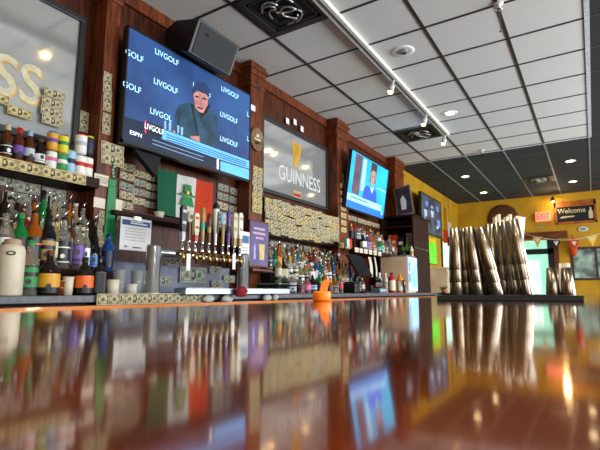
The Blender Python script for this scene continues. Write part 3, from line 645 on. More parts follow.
# drip tray
da, db = onx(178, 291, -2.25).y, onx(283, 292, -2.25).y
dt = thing('drip_tray', 'long pale stainless steel drip tray along the counter edge under the taps', 'tray', (-2.30, (da+db)/2, CT)); dl = (db-da)/2
MB().box((.012, -dl, 0), (.12, dl, .042), TRAYM).build('tray_body', dt, bevel=.004)
m = MB()
for k in range(60): m.box((.02, -dl+.02+k*(2*dl-.04)/60, .0422), (.11, -dl+.03+k*(2*dl-.04)/60, .045), STEEL)
m.build('grate', dt)
# crumpled white bar towels, red cloth, bills on the counter edge
def blob(name, loc, r, m, label, cat, seed, group=None):
    rnd = random.Random(seed); b = MB(); prof = []
    seg, rings = 14, 8; vs = []; fs = []
    for j in range(rings+1):
        for i in range(seg):
            a = 2*math.pi*i/seg; ph = math.pi*j/rings; k = 1+rnd.uniform(-.16, .16)*(0 < j < rings)
            vs.append((r[0]*math.sin(ph)*math.cos(a)*k, r[1]*math.sin(ph)*math.sin(a)*k, max(-r[2]*.9, -r[2]*math.cos(ph)*k)+r[2]*.9))
    for j in range(rings):
        for i in range(seg): fs.append((j*seg+i, j*seg+(i+1) % seg, (j+1)*seg+(i+1) % seg, (j+1)*seg+i))
    b.add(vs, fs, m, True)
    return tag(b.build(name, None, loc), label, cat, group)
LX2 = CX+.018
led = tag(MB().box((CX, 1.2, CT-.075), (CX+.055, 3.75, CT-.055), COUNTER).build('speed_rail', None, bevel=.003), 'grey metal rail along the counter front holding bills and bar cloths', 'rail')
for k, (px, lbl) in enumerate(((207, 'crumpled white bar towel left of the red cloth under the drip tray'), (226, 'crumpled white bar towel touching the red cloth from the left'), (266, 'crumpled white bar towel below the right end of drip tray'), (274, 'small crumpled towel at the right end of drip tray'))):
    y = onx(px, 301, LX2).y; blob('bar_towel', (CX+.027, y, CT-.055), (.026, .055 if k != 3 else .035, .028), WHITEC, lbl, 'towel', 20+k, 'bar towels on the counter rail')
y = onx(241, 300, -2.15).y
blob('red_cloth', (-2.150, y, CT-.02), (.028, .06, .04), REDCL, 'dark red cloth hung over the front of the drip tray', 'cloth', 5)
for k, px in enumerate((107, 118, 133, 148, 164, 180, 196)):
    p = onx(px, 300, CX); bill(CX+.012, p.y, CT-.022, '%s dollar bill from left along the counter edge in front of the taps' % ORD[k], 'bills along the counter edge', BILLA, False, 0, .92)
# items behind the tap tower
for k, (px, py, sc, seal) in enumerate(((193, 275, 1.75, True), (163, 281, 1.0, False), (215, 270, .9, False), (217, 284, .9, False), (172, 262, .8, False), (229, 279, .9, False))):
    p = onx(px, py, -2.6); bill(-2.6, p.y, p.z, ['large dollar bill with green seal framed by the tap tower', 'dollar bill behind the left post of the tap tower', 'upper dollar bill right of the green-sealed one behind the taps', 'lower dollar bill right of the green-sealed one behind the taps', 'small dollar bill high behind the left taps', 'dollar bill near the right post behind the taps'][k], 'bills behind the taps', BILLC, False, 0, sc, seal)
sp = MB().box((-2.66, 1.62, CT), (-2.61, 2.98, CT+.215), mat('grey_blue_panel', '#565c70', .5)).build('splash_panel', None, bevel=.003)
tag(sp, 'low grey-blue splash panel with dollar bills behind the tap tower', 'panel')
for k, (px, w2, lbl) in enumerate(((188.5, 5, 'narrow white tag hanging below the second tap'), (234, 4.5, 'narrow white tag hanging below the last taps'))):
    p = onx(px, 262, TWX+.1); hh = .055
    tag(MB().box((0, -.017, -hh), (.002, .017, hh), PAPER).build('paper_tag', None, (TWX+.098, p.y, p.z+.0)), lbl, 'tag')
# notice on the second pilaster right of taps
def P2(t, w, h):
    m = MB(); m.box((-w/2, -h/2, -.002), (w/2, h/2, .002), PAPER, WALLM)
    m.poly([(-w*.42, h*.1, .003), (w*.42, h*.1, .003), (w*.42, h*.36, .003), (-w*.42, h*.36, .003)], mat('poster_blue2', '#2f6a96', .5), 0, WALLM)
    for k in range(4): m.poly([(-w*.35, -h*(.05+k*.1), .003), (w*.3, -h*(.05+k*.1), .003), (w*.3, -h*(.07+k*.1), .003), (-w*.35, -h*(.07+k*.1), .003)], mat('poster_grey', '#9a94a0'), 0, WALLM)
    m.build('poster_sheet', t)
poster('notice_poster', 241, 231, 249, 261, -2.60, 'narrow white notice with blue panel right of the beer taps', P2)
def P3(t, w, h):
    MB().box((-w/2, -h/2, -.02), (w/2, h/2, 0), WOODP, WALLM).build('frame', t, bevel=.004)
    m = MB(); f = .92
    m.poly([(-w/2*f, -h/2*f, .001), (w/2*f, -h/2*f, .001), (w/2*f, h/2*f, .001), (-w/2*f, h/2*f, .001)], mat('poster_violet', '#5d4a86', .4, hex2='#43386c', scale=6), 0, WALLM)
    pk = mat('poster_pink', '#c79ab8', .5)
    for k, (a, b) in enumerate(((-.3, .28), (-.36, .3), (-.2, .2))): m.poly([(w*a, h*(.30-k*.1), .002), (w*b, h*(.30-k*.1), .002), (w*b, h*(.35-k*.1), .002), (w*a, h*(.35-k*.1), .002)], pk, 0, WALLM)
    m.poly([(w*.02, -h*.34, .002), (w*.24, -h*.34, .002), (w*.28, h*.0, .002), (-w*.02, h*.0, .002)], mat('poster_beer', '#d8b878', .5), 0, WALLM)
    m.poly([(-w*.3, -h*.34, .002), (-w*.2, -h*.34, .002), (-w*.2, -h*.1, .002), (-w*.24, h*.02, .002), (-w*.3, -h*.1, .002)], mat('poster_lilac', '#a8a4d8', .5), 0, WALLM)
    m.build('poster_sheet', t)
poster('framed_poster', 250, 219, 268.5, 268, -2.62, 'violet framed poster with a beer glass standing left of the stepped bottles', P3)
tag(MB().box((W, onx(250, 268, -2.62).y-.01, .205+CZ-.02), (-2.58, onx(268, 268, -2.62).y+.02, .205+CZ), WOODP).build('poster_ledge'), 'small reddish wooden ledge carrying the violet framed poster', 'shelf')
# ================================================================ speaker above the big screen
pr = [ony(*p, 2.36) for p in ((199, 18), (176, 20), (165, 30), (163, 48), (188, 52))]
spk = thing('loudspeaker', 'black wedge loudspeaker with grey grille mounted above the big screen', 'loudspeaker', (-2.6, 2.6, 2.0+CZ))
o = Vector((-2.6, 2.6, 2.0+CZ)); n = len(pr); y1 = 2.36+.50
m = MB(); m.add([p-o for p in pr]+[Vector((p.x, y1, p.z))-o for p in pr], [tuple(range(n)), tuple(range(2*n-1, n-1, -1))]+[(i, n+i, n+(i+1) % n, (i+1) % n) for i in range(n)], BLACK)
m.build('cabinet', spk, bevel=.008)
A_, B_ = pr[0]-o, pr[4]-o; nn = Vector((-(B_.z-A_.z), 0, (B_.x-A_.x))); nn = nn if nn.x > 0 else -nn; nn.normalize()
d = B_-A_
m = MB(); q = [A_+d*.06, A_+d*.94]; yy0, yy1 = 2.36+.03-2.6, y1-.03-2.6
vs = [Vector((q[0].x, yy0, q[0].z)), Vector((q[1].x, yy0, q[1].z)), Vector((q[1].x, yy1, q[1].z)), Vector((q[0].x, yy1, q[0].z))]
m.add([v-nn*.004 for v in vs]+[v+nn*.006 for v in vs], [(4, 5, 6, 7), (0, 4, 7, 3), (1, 2, 6, 5), (0, 1, 5, 4), (3, 7, 6, 2)], GRILLE); m.build('grille', spk)
bd = (vs[0]*.55+vs[1]*.25+vs[3]*.2)+nn*.008
m = MB(); m.box(bd-Vector((.006, .012, .012)), bd+Vector((.004, .012, .012)), CHROME); m.build('badge', spk)
MB().box((-2.94-o.x, -.12, -.05), (-2.80-o.x, .12, .1), BLACKM).build('mount', spk)
# ================================================================ second pilaster: bills and plaque
bill_panel(251.5, 263, PXF+.004, 165, 170, 7, 1, 'on the pilaster right of the big screen', 'bills on the second pilaster', (BILLA, BILLB), dz=.066)
p = onx(258, 139, PXF+.03); t = thing('wooden_plaque', 'round wooden plaque with carved emblem on the pilaster right of the big screen', 'plaque', (PXF+.004, p.y, p.z))
Mr = Matrix.Rotation(math.pi/2, 4, 'Y')
PLQ = mat('plaque_wood', '#8a6a48', .5, hex2='#6a4c30', scale=20)
MB().lathe([(0, .0), (.118, 0), (.125, .01), (.118, .024), (.1, .024), (.095, .018), (0, .018)], PLQ, 28, Mr @ Matrix.Diagonal((1.0, .85, 1, 1))).build('disc', t)
m = MB(); m.box((-.05, -.012, .019), (.05, .004, .022), CREAM, WALLM); m.box((-.02, .02, .019), (.025, .05, .022), CREAM, WALLM); m.box((-.03, -.05, .019), (.03, -.03, .022), WOODD, WALLM); m.build('emblem', t)
p = onx(253, 108, PXF+.003); tag(MB().box((0, -.035, -.03), (.003, .035, .03), PAPER).build('note_card', None, (PXF+.003, p.y, p.z)), 'small white card pinned near the top of the second pilaster', 'note')
# ================================================================ BAY THREE : harp mirror, patchwork, stepped bottles
def txtR(t, w, h):
    p = onx(300, 179, W+.02); m = MB(); x = p.y-t.location.y; z = p.z-t.location.z
    a, b = onx(272, 171, W+.02).y, onx(322, 171, W+.02).y; sx = (b-a)/(.24*.70*8)
    m.text('GUINNESS', .25, WHPRT, WALLM @ T((x+.02, z-.01, .016)), font_scale=(sx*.98, 1.0)); m.build('lettering', t)
    hp = MB(); a = onx(296.5, 155, W+.02); hx, hz = a.y-t.location.y, a.z-t.location.z
    L_ = [(-.075, .18), (.0, .145), (.08, .165), (.085, .10), (.05, -.06), (.01, -.17), (-.03, -.175), (-.045, -.05)]
    hp.poly([(hx+u*1.35, hz+v*.92, .016) for u, v in L_], GOLDP, .001, WALLM)
    for k in range(6): hp.poly([(hx-.035+k*.017, hz-.08+k*.02, .0168), (hx-.033+k*.017, hz-.08+k*.02, .0168), (hx-.041+k*.019, hz+.13, .0168), (hx-.044+k*.019, hz+.13, .0168)], BRASS, 0, WALLM)
    hp.build('harp_print', t)
    bp = MB(); a = onx(298, 195, W+.03); bx, bz_ = a.y-t.location.y, a.z-t.location.z
    bp.box((bx-.09, bz_-.05, .016), (bx+.09, bz_+.05, .018), mat('poster_beer2', '#b89a7a', .5), WALLM); bp.box((bx-.08, bz_-.02, .0181), (bx+.08, bz_+.015, .019), RED, WALLM); bp.build('sticker', t)
qa, qb, qc, qd = onx(263, 114, W), onx(327, 151, W), onx(261, 190, W), onx(328, 213, W)
mirror('large pub mirror with a golden harp and pale lettering above the bill patchwork', 3.79, 5.28, (qc.z+qd.z)/2, (qa.z+qb.z)/2, txtR)
for k, (px, py) in enumerate(((287.5, 121), (295, 122), (302, 129))):
    p = onx(px, py, W+.035); tag(MB().box((0, -.03, -.035), (.003, .035, .035), PAPER).build('paper_scrap', None, (W+.033, p.y, p.z), ), ['leftmost white paper scrap tucked over the harp mirror frame', 'middle white paper scrap tucked over the harp mirror frame', 'rightmost white paper scrap tucked over the harp mirror frame'][k], 'paper')
# ledge valance with patchwork
VX = -2.76
va, vb = onx(264, 229, VX), onx(331, 247, VX)
VZ = (va.z+vb.z)/2
tag(MB().box((W, 3.645, VZ-.02), (VX-.004, 5.28, VZ+.012), WOODD).build('wall_ledge', None, bevel=.003), 'dark wooden ledge under the bill patchwork below the harp mirror', 'shelf')
tag(MB().box((W+.03, 3.66, VZ+.012), (VX-.006, 5.27, (onx(264, 196, VX).z+onx(331, 217, VX).z)/2), WOODD).build('pin_board'), 'dark wooden board behind the dollar bill patchwork below the harp mirror', 'board')
tv_ = onx(264, 192, VX).z
zt_ = (onx(264, 196, VX).z+onx(331, 217, VX).z)/2; rows = 5
a0, b0 = 3.67, 5.26; cols = 11
for r in range(rows):
    for k in range(cols):
        y = a0+(b0-a0)*(k+.5)/cols+random.uniform(-.015, .015)+(.02 if r % 2 else -.02)*(0 < k < cols-1); z = zt_-(zt_-VZ-.0)*(r+.5)/rows+random.uniform(-.012, .012)+.004
        bill(VX+.0+.0045*((r*2+k) % 3)+random.uniform(0, .003), y, z-.004, '%s dollar bill from left in %s row of patchwork below the harp mirror' % (ORD[k], ORD[r]), 'bill patchwork below the harp mirror', random.choice((BILLA, BILLA, BILLB)), False, random.uniform(-.09, .09), 1.06)
# bills on wall under the ledge
for k, px in enumerate((274, 282, 290, 298.5, 307, 315)):
    p = onx(px, 233+(px-274)*.28, W+.005); bill(W+.005, p.y, VZ-.075, '%s dollar bill from left on the wall behind the stepped bottles' % ORD[k], 'bills behind the stepped bottles', BILLC)
# steps
s3 = thing('display_steps', 'two glass-edged steps carrying the dense liquor rows below the harp mirror', 'display stand', (W, 4.5, CT))
E2, E3 = .10, .215; Q1, Q2, Q3 = -2.42, -2.58, -2.73
GLE = mat('green_glass_edge', '#9ec09a', .15, trans=.4)
ya3 = onx(279, 284, Q2+.07).y-4.5; ya4 = onx(271, 273, Q3+.07).y-4.5; ye = 5.275-4.5
MB().box((0, ya3, 0), (Q2+.06-W, ye, E2-.012), BLACKM).build('lower_riser', s3); MB().box((0, ya3-.01, E2-.012), (Q2+.07-W, ye, E2), GLE).build('lower_shelf', s3)
MB().box((0, ya4, E2), (Q3+.06-W, ye, E3-.012), BLACKM).build('upper_riser', s3); MB().box((0, ya4-.01, E3-.012), (Q3+.07-W, ye, E3), GLE).build('upper_shelf', s3)
MB().box((0, ya4+.05, E3), (-2.80-W, ye, E3+.115), WOODD).build('rear_shelf', s3)
shapes = ['round', 'slim', 'square', 'flute', 'squat', 'oval', 'round', 'slim']
glasses = ['clear', 'amber', 'clear', 'dark', 'green', 'pale', 'clear', 'brown', 'pale', 'teal', 'clear', 'clear', 'dark', 'amber', 'red', 'pale', 'blue']
labs = ['white', 'cream', 'red', 'gold', 'white', 'white', 'black', 'cream', 'tan', 'silver', 'silver', 'tan', 'white', 'white', 'cream', 'orange', 'lightblue']
inks = ['red', 'black', 'gold', 'navy', 'orange', 'green', 'blue', 'tan']
capk = [('pour_spout', 'black'), ('pour_spout', 'chrome'), ('screw_cap', 'black'), ('pour_spout', 'black'), ('screw_cap', 'red'), ('foil', 'gold'), ('cork', 'brown'), ('screw_cap', 'white')]
rnd = random.Random(11)
def auto_row(X, z, y0, y1, n, where, group, sc=(.9, 1.02), pick=None, shp=None):
    for k in range(n):
        y = y0+(y1-y0)*(k+.5)/n
        s = rnd.choice(shp or shapes); gk = rnd.choice(glasses); lb = rnd.choice(labs); ik = rnd.choice([i for i in inks if i != lb]); cp, cc = rnd.choice(capk)
        if pick and k in pick: s, gk, lb, ik, cp, cc = pick[k]
        pitch = (y1-y0)/n; wmax = SHAPES[s]['r']*2*1.0
        ws = min(1.0, (pitch-.004)/wmax); q = rnd.uniform(*sc)
        if s in ('squat',): q *= 1.15
        bottle(s, (X+rnd.uniform(-.01, .01), y, z), gk, lb, ik, cp, cc, '%s bottle with %s label, %s from left, %s' % (gk, lb, ORD[k], where), group, q, ws, rot=rnd.uniform(-.9, -.1))
G3 = 'liquor bottles below the harp mirror'
auto_row(Q3, CT+E3, ya4+4.5+.02, 5.26, 18, 'top step below harp mirror', G3, (.84, .95), {0: ('round', 'clear', 'white', 'red', 'pour_spout', 'black'), 1: ('round', 'teal', 'teal', 'navy', 'pour_spout', 'chrome'), 2: ('slim', 'amber', 'gold', 'orange', 'pour_spout', 'black')})
auto_row(-2.865, CT+E3+.115, ya4+4.5+.08, 5.26, 19, 'highest rear row below harp mirror', G3, (.66, .76))
auto_row(Q2, CT+E2, ya3+4.5+.02, 5.26, 16, 'middle step below harp mirror', G3, (.84, .98))
auto_row(Q1, CT, onx(289, 292, Q1).y, 4.72, 9, 'counter row below harp mirror', G3, (.66, .8), {1: ('squat', 'clear', 'red', 'white', 'screw_cap', 'black'), 2: ('squat', 'pink', 'pink', 'white', 'screw_cap', 'black')})
auto_row(-2.33, CT, 5.12, 5.42, 4, 'counter in front of the black terminal', 'bottles before the terminal', (.5, .62), {0: ('squat', 'pink', 'pink', 'white', 'screw_cap', 'black'), 2: ('slim', 'gold', 'gold', 'tan', 'screw_cap', 'gold')}) if False else None
auto_row(-2.72, CT, 5.33, 5.95, 6, 'counter behind the black terminal', 'bottles left of the terminal', (.7, .85))
# ================================================================ third pilaster + bay four
for k in range(8):
    p = onx(340, 178+k*7.3, PXF+.004); bill(PXF+.004, (5.285+5.60)/2, p.z, '%s dollar bill from the top on the pilaster left of the blue-shirt screen' % ORD[k], 'bills on the third pilaster', BILLB, True if k == 0 else False, random.uniform(-.05, .05), 1.0)
# second screen, tilted down
TLp, TRp, BLp, BRp = onx(352, 149, -2.60), onx(389, 170, -2.60), onx(345, 208, -2.72), onx(383, 219, -2.72)
cc_ = (TLp+TRp+BLp+BRp)/4; tw_ = ((TRp.y-TLp.y)+(BRp.y-BLp.y))/2
dv = ((TLp+TRp)/2-(BLp+BRp)/2); th_ = math.hypot(dv.x, dv.z); ang = math.atan2(dv.x, dv.z)
yc_ = (TLp.y+TRp.y)/2
tv2 = thing('television', 'tilted wall screen showing a man in a bright blue sweater', 'television', (cc_.x, cc_.y, cc_.z), (0, ang, 0))
w, h = tw_, th_
MB().box((-w/2, -h/2, -.05), (w/2, h/2, -.003), BLACK, WALLM).build('housing', tv2, bevel=.004)
C1 = em('screen2_cyan', '#18a8d8', .9, hex2='#0f8fc4', scale=3); C2 = em('screen2_curtain', '#4a3a4e', .5, hex2='#6a5060', scale=8); C3 = em('screen2_pale', '#9cc8dc', .8); C4 = em('screen2_sweater', '#1c4fd4', .85); C5 = em('screen2_skin', '#a88078', .65); C6 = em('screen2_banner', '#8cc0dc', .9); C7 = em('screen2_lower', '#1a66c0', .9); C8 = em('screen2_hair', '#3a3038', .4)
m = MB(); b = .014
def R(s0, t0, s1, t1, mt, lift): m.poly([(-w/2+w*s0, h/2-h*t1, lift), (-w/2+w*s1, h/2-h*t1, lift), (-w/2+w*s1, h/2-h*t0, lift), (-w/2+w*s0, h/2-h*t0, lift)], mt, 0, WALLM)
def PP(pts, mt, lift): m.poly([(-w/2+w*s, h/2-h*t, lift) for s, t in pts], mt, 0, WALLM)
R(.012, .015, .988, .98, C1, .001); R(.1, .03, .27, .72, C2, .002); R(.30, .05, .38, .62, C3, .002); R(.50, .03, .66, .4, C8, .002); R(.7, .44, .97, .46, C3, .002)
PP([(.36, .74), (.37, .58), (.44, .48), (.54, .50), (.64, .46), (.72, .56), (.75, .76)], C4, .003)
PP([(.53, .50), (.64, .47), (.59, .6)], C3, .0035)
PP([(.505, .28), (.52, .16), (.57, .12), (.63, .16), (.645, .28), (.62, .42), (.575, .48), (.53, .42)], C5, .004)
PP([(.505, .24), (.52, .12), (.58, .07), (.64, .13), (.65, .24), (.62, .17), (.54, .17)], C8, .0045)
R(.535, .27, .56, .29, C8, .005); R(.595, .27, .62, .29, C8, .005); R(.555, .39, .605, .40, C8, .005)
R(.012, .74, .9, .86, C6, .004); R(.012, .86, .988, .98, C7, .0035); R(.1, .78, .5, .80, C7, .0045); R(.9, .86, .95, .92, C6, .0045)
m.build('screen', tv2)
m = MB()
for a, b2 in (((-w/2, -h/2, -.004), (w/2, -h/2+.014, .007)), ((-w/2, h/2-.01, -.004), (w/2, h/2, .007)), ((-w/2, -h/2, -.004), (-w/2+.01, h/2, .007)), ((w/2-.01, -h/2, -.004), (w/2, h/2, .007))): m.box(a, b2, BLACK, WALLM)
m.build('bezel', tv2); MB().box((-.25, -.1, -.26), (.25, .15, -.05), BLACKM, WALLM).build('wall_mount', tv2)
# shelf with bottles under second screen
S4X = -2.62; S4Z = onx(365, 251, S4X).z; y4a, y4b = 5.63, 7.0
tag(MB().box((W, y4a, S4Z-.03), (S4X+.05, y4b, S4Z), WOODD).build('wall_shelf', None, bevel=.003), 'dark wooden shelf of bottles under the screen with the man in blue', 'shelf')
S5Z = S4Z+.17
tag(MB().box((W, y4a, S4Z), (S4X-.09, y4b-.1, S5Z), WOODD).build('shelf_riser', None, bevel=.003), 'dark wooden riser at the back of the shelf under the tilted screen', 'shelf')
G4 = 'bottles on the shelf under the tilted screen'
auto_row(S4X-.005, S4Z, y4a+.08, y4b-.05, 13, 'front row under tilted screen', G4, (.78, .92), {0: ('square', 'dark', 'white', 'orange', 'screw_cap', 'black'), 1: ('square', 'blue', 'purple', 'red', 'screw_cap', 'white'), 5: ('oval', 'teal', 'teal', 'white', 'cork', 'silver'), 6: ('square', 'green', 'green', 'cream', 'screw_cap', 'gold'), 9: ('round', 'blue', 'navy', 'blue', 'screw_cap', 'navy')})
auto_row(S4X-.17, S5Z, y4a+.05, y4b-.15, 13, 'back row under tilted screen', G4, (.66, .78))
bill_panel(346, 384, W+.005, 214, 226, 1, 8, 'just below the tilted screen', 'bills below the tilted screen', (BILLA,), dz=.07)
for k, px in enumerate((332, 338)):
    p = onx(px, 236, VX+.12); bill(-2.70, 5.22+k*.2, VZ+.0, ['left', 'right'][k]+' dollar bill wrapping the shelf corner at the third pilaster', 'bills at the shelf corner', BILLB)
tag(MB().box((PXF, 5.14, VZ-.03), (-2.705, 5.52, VZ+.035), WOODD).build('corner_shelf', None, bevel=.003), 'short dark shelf piece with bills in front of the third pilaster', 'shelf')
# small flag at shelf
p = onx(348.5, 243, S4X+.06); t = thing('small_flag', 'small green, white and orange flag taped on the shelf under the tilted screen', 'flag', (S4X+.054, p.y, p.z))
for i, mt in enumerate((GREENC, WHITEC, ORANGC)): MB().box((-.11+.0733*i, -.055, 0), (-.11+.0733*(i+1), .055, .003), mt, WALLM).build(('green_band', 'white_band', 'orange_band')[i], t)
for k in range(6):
    p = onx(357+k*4.6, 254, S4X+.055)
    tag(MB().box((0, -.055, -.03), (.002, .055, .03), CREAM).box((.002, -.04, -.01), (.0025, .04, -.004), INK2).build('price_card', None, (S4X+.051, p.y, S4Z-.015)), '%s cream card from left along the shelf edge under the tilted screen' % ORD[k], 'card', 'cream cards on the shelf edge')
# register / terminal
p = onx(360, 268, -2.38); t = thing('sales_terminal', 'black tilted sales terminal on a stand in front of the bottles', 'terminal', (-2.38, p.y+.02, CT))
Mt = T((.0, 0, .335)) @ Matrix.Rotation(1.05, 4, 'Y')
MB().box((-.15, -.2, -.03), (.14, .2, .0), BLACK, Mt).box((-.13, -.18, .0), (.12, .18, .003), mat('dark_touch_glass', '#23262a', .12), Mt).build('touch_display', t, bevel=.01)
MB().tube([(-.06, 0, .015), (-.07, 0, .16), (-.03, 0, .31)], .03, BLACK, 12).build('stand_neck', t); MB().box((-.12, -.12, 0), (.12, .12, .018), BLACK).build('stand_base', t, bevel=.005)
p = onx(349, 264, -2.42); t = thing('card_printer', 'small black receipt printer left of the tilted sales terminal', 'printer', (-2.40, p.y+.02, CT))
MB().box((-.08, -.07, 0), (.08, .07, .12), BLACK).build('printer_body', t, bevel=.012); MB().box((-.06, -.05, .12), (.04, .05, .135), BLACKM).build('printer_lid', t, bevel=.004)
for k, (px, w2, lbl) in enumerate(((369.5, 7, 'long white receipt hanging right of the sales terminal'), (374.5, 4, 'narrow curled receipt hanging beside the long one'))):
    p0, p1 = onx(px, 257, -2.5), onx(px+2, 277, -2.46); m = MB(); vs = []; fs = []
    for i in range(7):
        f = i/6; c_ = p0+(p1-p0)*f; wv = .045 if k == 0 else .025; xx = .012*math.sin(f*3); vs += [(c_.x+xx-p1.x, c_.y-wv-p1.y, c_.z-p1.z), (c_.x+xx-p1.x, c_.y+wv-p1.y, c_.z-p1.z)]
    for i in range(6): fs.append((2*i, 2*i+1, 2*i+3, 2*i+2))
    m.add(vs, fs, CREAM, True); o = m.build('receipt', None, p1); o.modifiers.new('thick', 'SOLIDIFY').thickness = .001; tag(o, lbl, 'paper')
# blue-grey organiser with small bottles
p = onx(381, 290, -2.36); t = thing('bottle_caddy', 'blue-grey caddy full of small dark bottles beside the red bottle', 'caddy', (-2.40, p.y, CT)); cw = .11
SLATE = mat('slate_plastic', '#5f7384', .45)
MB().box((-.06, -cw, 0), (.07, cw, .065), SLATE).build('tray', t, bevel=.006); MB().box((-.06, -cw, .065), (-.05, cw, .10), SLATE).build('back_lip', t); MB().box((.07, -cw*.8, .03), (.073, cw*.8, .042), PAPER).build('label_strip', t)
for k in range(4):
    bottle('beer', (-2.395, p.y-.078+k*.052, CT+.066), 'black', 'navy' if k % 2 else 'red', 'silver', 'screw_cap', 'black', '%s small dark bottle from left in the blue-grey caddy' % ORD[k], 'small bottles in the caddy', .55, .75, name='mixer_bottle')
for k in range(2):
    bottle('slim', (-2.62, onx(379.5+k*6, 275, -2.62).y, CT), 'white', 'cream', 'tan', 'screw_cap', 'white', ['white bottle behind the caddy nearer the receipts', 'white bottle behind the caddy nearer the drinks cooler'][k], 'white bottles behind the caddy', .95, 1.0)
# red and orange bottles
def jug(px, Y_x, colr, lab, label, h=.27, capc=BLACK, r=.05):
    p = onx(px, 293, Y_x); t = thing('mixer_jug', label, 'bottle', (Y_x, p.y, CT))
    MB().lathe([(0, 0), (r-.004, 0), (r, .006), (r, h*.68), (r*.8, h*.80), (.02, h*.88), (.018, h*.93)], colr, 20).build('jug_body', t)
    MB().lathe([(.021, h*.90), (.021, h), (0, h)], capc, 16).build('screw_cap', t)
    MB().lathe([(r+.001, h*.12), (r+.001, h*.62)], lab, 14, a0=-1.8, a1=.9).build('label', t)
    return t
jug(392, -2.38, RED, CREAM, 'red bottle with cream label and black cap beside the drinks cooler', .28)
jug(400.5, -2.36, mat('mustard_plastic', '#dc8a14', .35), PAPER, 'mustard-orange bottle with white label in front of the drinks cooler', .265, ORANGE, .05)
p = onx(403.5, 274, -2.30); t = thing('disc_badge', 'round black and gold disc badge leaning before the drinks cooler', 'badge', (-2.295, p.y, p.z))
MB().lathe([(0, 0), (.05, 0), (.05, .01), (.036, .014), (.034, .008), (0, .008)], BLACK, 20, Mr).build('ring', t); MB().lathe([(0, .009), (.033, .009)], GOLDP, 16, Mr).build('face', t)
t.location.z = CT+.14
m = MB().tube([(0, 0, -.14), (0, 0, -.04)], .012, BLACK, 8); m.build('stem', t)
# drinks cooler
FXF = -2.30; fy0 = onx(408.5, 275, FXF).y; fy1 = onx(417.5, 275, FXF).y; fz = CT+ (onx(408, 256, FXF).z-CT)
t = thing('drinks_cooler', 'beige countertop drinks cooler with a bright bluish lit glass door', 'cooler', (FXF-.2, (fy0+fy1)/2, CT)); hw = (fy1-fy0)/2; hh = fz-CT
BEI = mat('beige_enamel', '#e0c4a4', .5, hex2='#d4b696', scale=3)
MB().box((-.24, -hw, 0), (.17, hw, hh), BEI).build('cooler_body', t, bevel=.006)
MB().box((-.25, -hw-.005, hh), (.18, hw+.005, hh+.02), mat('grey_lid', '#6c6c70', .4)).build('cooler_top', t, bevel=.004)
d = MB().box((.17, -hw, .02), (.2, hw, hh-.01), mat('door_white', '#d8dde4', .4)).build('door', t, bevel=.004)
MB().box((.2, -hw+.03, .05), (.203, hw-.03, hh-.04), em('cooler_glow', '#a8d4ff', 1.0, hex2='#6aa8e8', scale=6)).build('glass_panel', d)
MB().tube([(.215, -hw+.015, .15), (.215, -hw+.015, hh-.1)], .006, CHROME, 8).build('handle', d)
# plant and small items on the cooler
p = Vector((FXF-.12, fy0+.12, CT+hh+.02)); t = thing('potted_plant', 'small green plant in a dark pot on top of the drinks cooler', 'plant', p)
MB().lathe([(0, 0), (.035, 0), (.045, .05), (.04, .05), (0, .045)], BLACK, 14).build('pot', t)
m = MB(); r2 = random.Random(3); GR = mat('leaf_green', '#6c9a48', .6, hex2='#48702e', scale=30)
for k in range(26):
    a = r2.uniform(0, 6.28); l = r2.uniform(.09, .19); u = Vector((math.cos(a), math.sin(a), r2.uniform(.1, 1.0))).normalized(); s_ = u.cross(Vector((0, 0, 1))).normalized()*.014
    b_ = Vector((0, 0, .05)); e = b_+u*l
    m.add([b_, b_+u*l*.5+s_, e, b_+u*l*.5-s_, b_+u*l*.5+Vector((0, 0, .006))], [(0, 1, 4), (1, 2, 4), (2, 3, 4), (3, 0, 4)], GR, True)
m.build('leaves', t)
bottle('slim', (FXF-.04, fy0+.3, CT+hh+.02), 'white', 'gold', 'yellow', 'screw_cap', 'yellow', 'white and yellow bottle standing on the drinks cooler beside the plant', None, .5, .8)
# tall dark cabinet
kx, ky0, ky1 = -2.35, onx(413, 215, -2.35).y, 7.44; kyE = onx(428, 217, -2.35).y
kz = (onx(413, 214, -2.35).z)
t = thing('tall_cabinet', 'tall dark brown cabinet with open cubby standing on the counter end', 'cabinet', (kx, ky0, CT)); D = -.56; hh = kz-CT; wd = 7.44-ky0
MB().box((-.03, 0, 0), (0, kyE-ky0, hh-.025), WOODD).build('side_panel', t, bevel=.003)
MB().box((D, 0, 0), (D+.03, wd, hh-.025), WOODD).build('side_panel', t, bevel=.003)
MB().box((D, wd-.02, 0), (-.03, wd, hh-.025), WOODD).build('back_panel', t)
MB().box((D-.01, -.015, hh-.025), (.02, kyE-ky0, hh), WOODD).build('top_board', t, bevel=.003)
sz = onx(396, 246, -2.5).z-CT
for z in (.03, sz, sz+.36): MB().box((D+.03, 0, z-.02), (-.03, wd-.02, z), WOODD).build('shelf', t)
MB().box((-.002, .02, sz+.0), (.004, kyE-ky0-.05, sz+.012), CHROME).build('metal_strip', t)
zc = CT+sz
for nm, X_, col, w2, h2, lbl, cat in (('cardboard_box', -2.74, ORANGC, .075, .155, 'orange-red box standing in the cubby of the tall cabinet', 'box'), ('cardboard_box', -2.60, BLACK, .05, .13, 'black box between the orange box and gold picture in the cubby', 'box')):
    o = thing(nm, lbl, cat, (X_, ky0+.12, zc)); MB().box((-w2, -.04, 0), (w2, .04, h2*1.5), col).build('box_body', o, bevel=.003); MB().box((-w2*.7, -.041, h2*.5), (w2*.7, -.0405, h2*.9), CREAM).build('box_label', o)
o = thing('framed_picture', 'small gold framed picture in the cubby of the tall cabinet', 'picture', (-2.46, ky0+.14, zc))
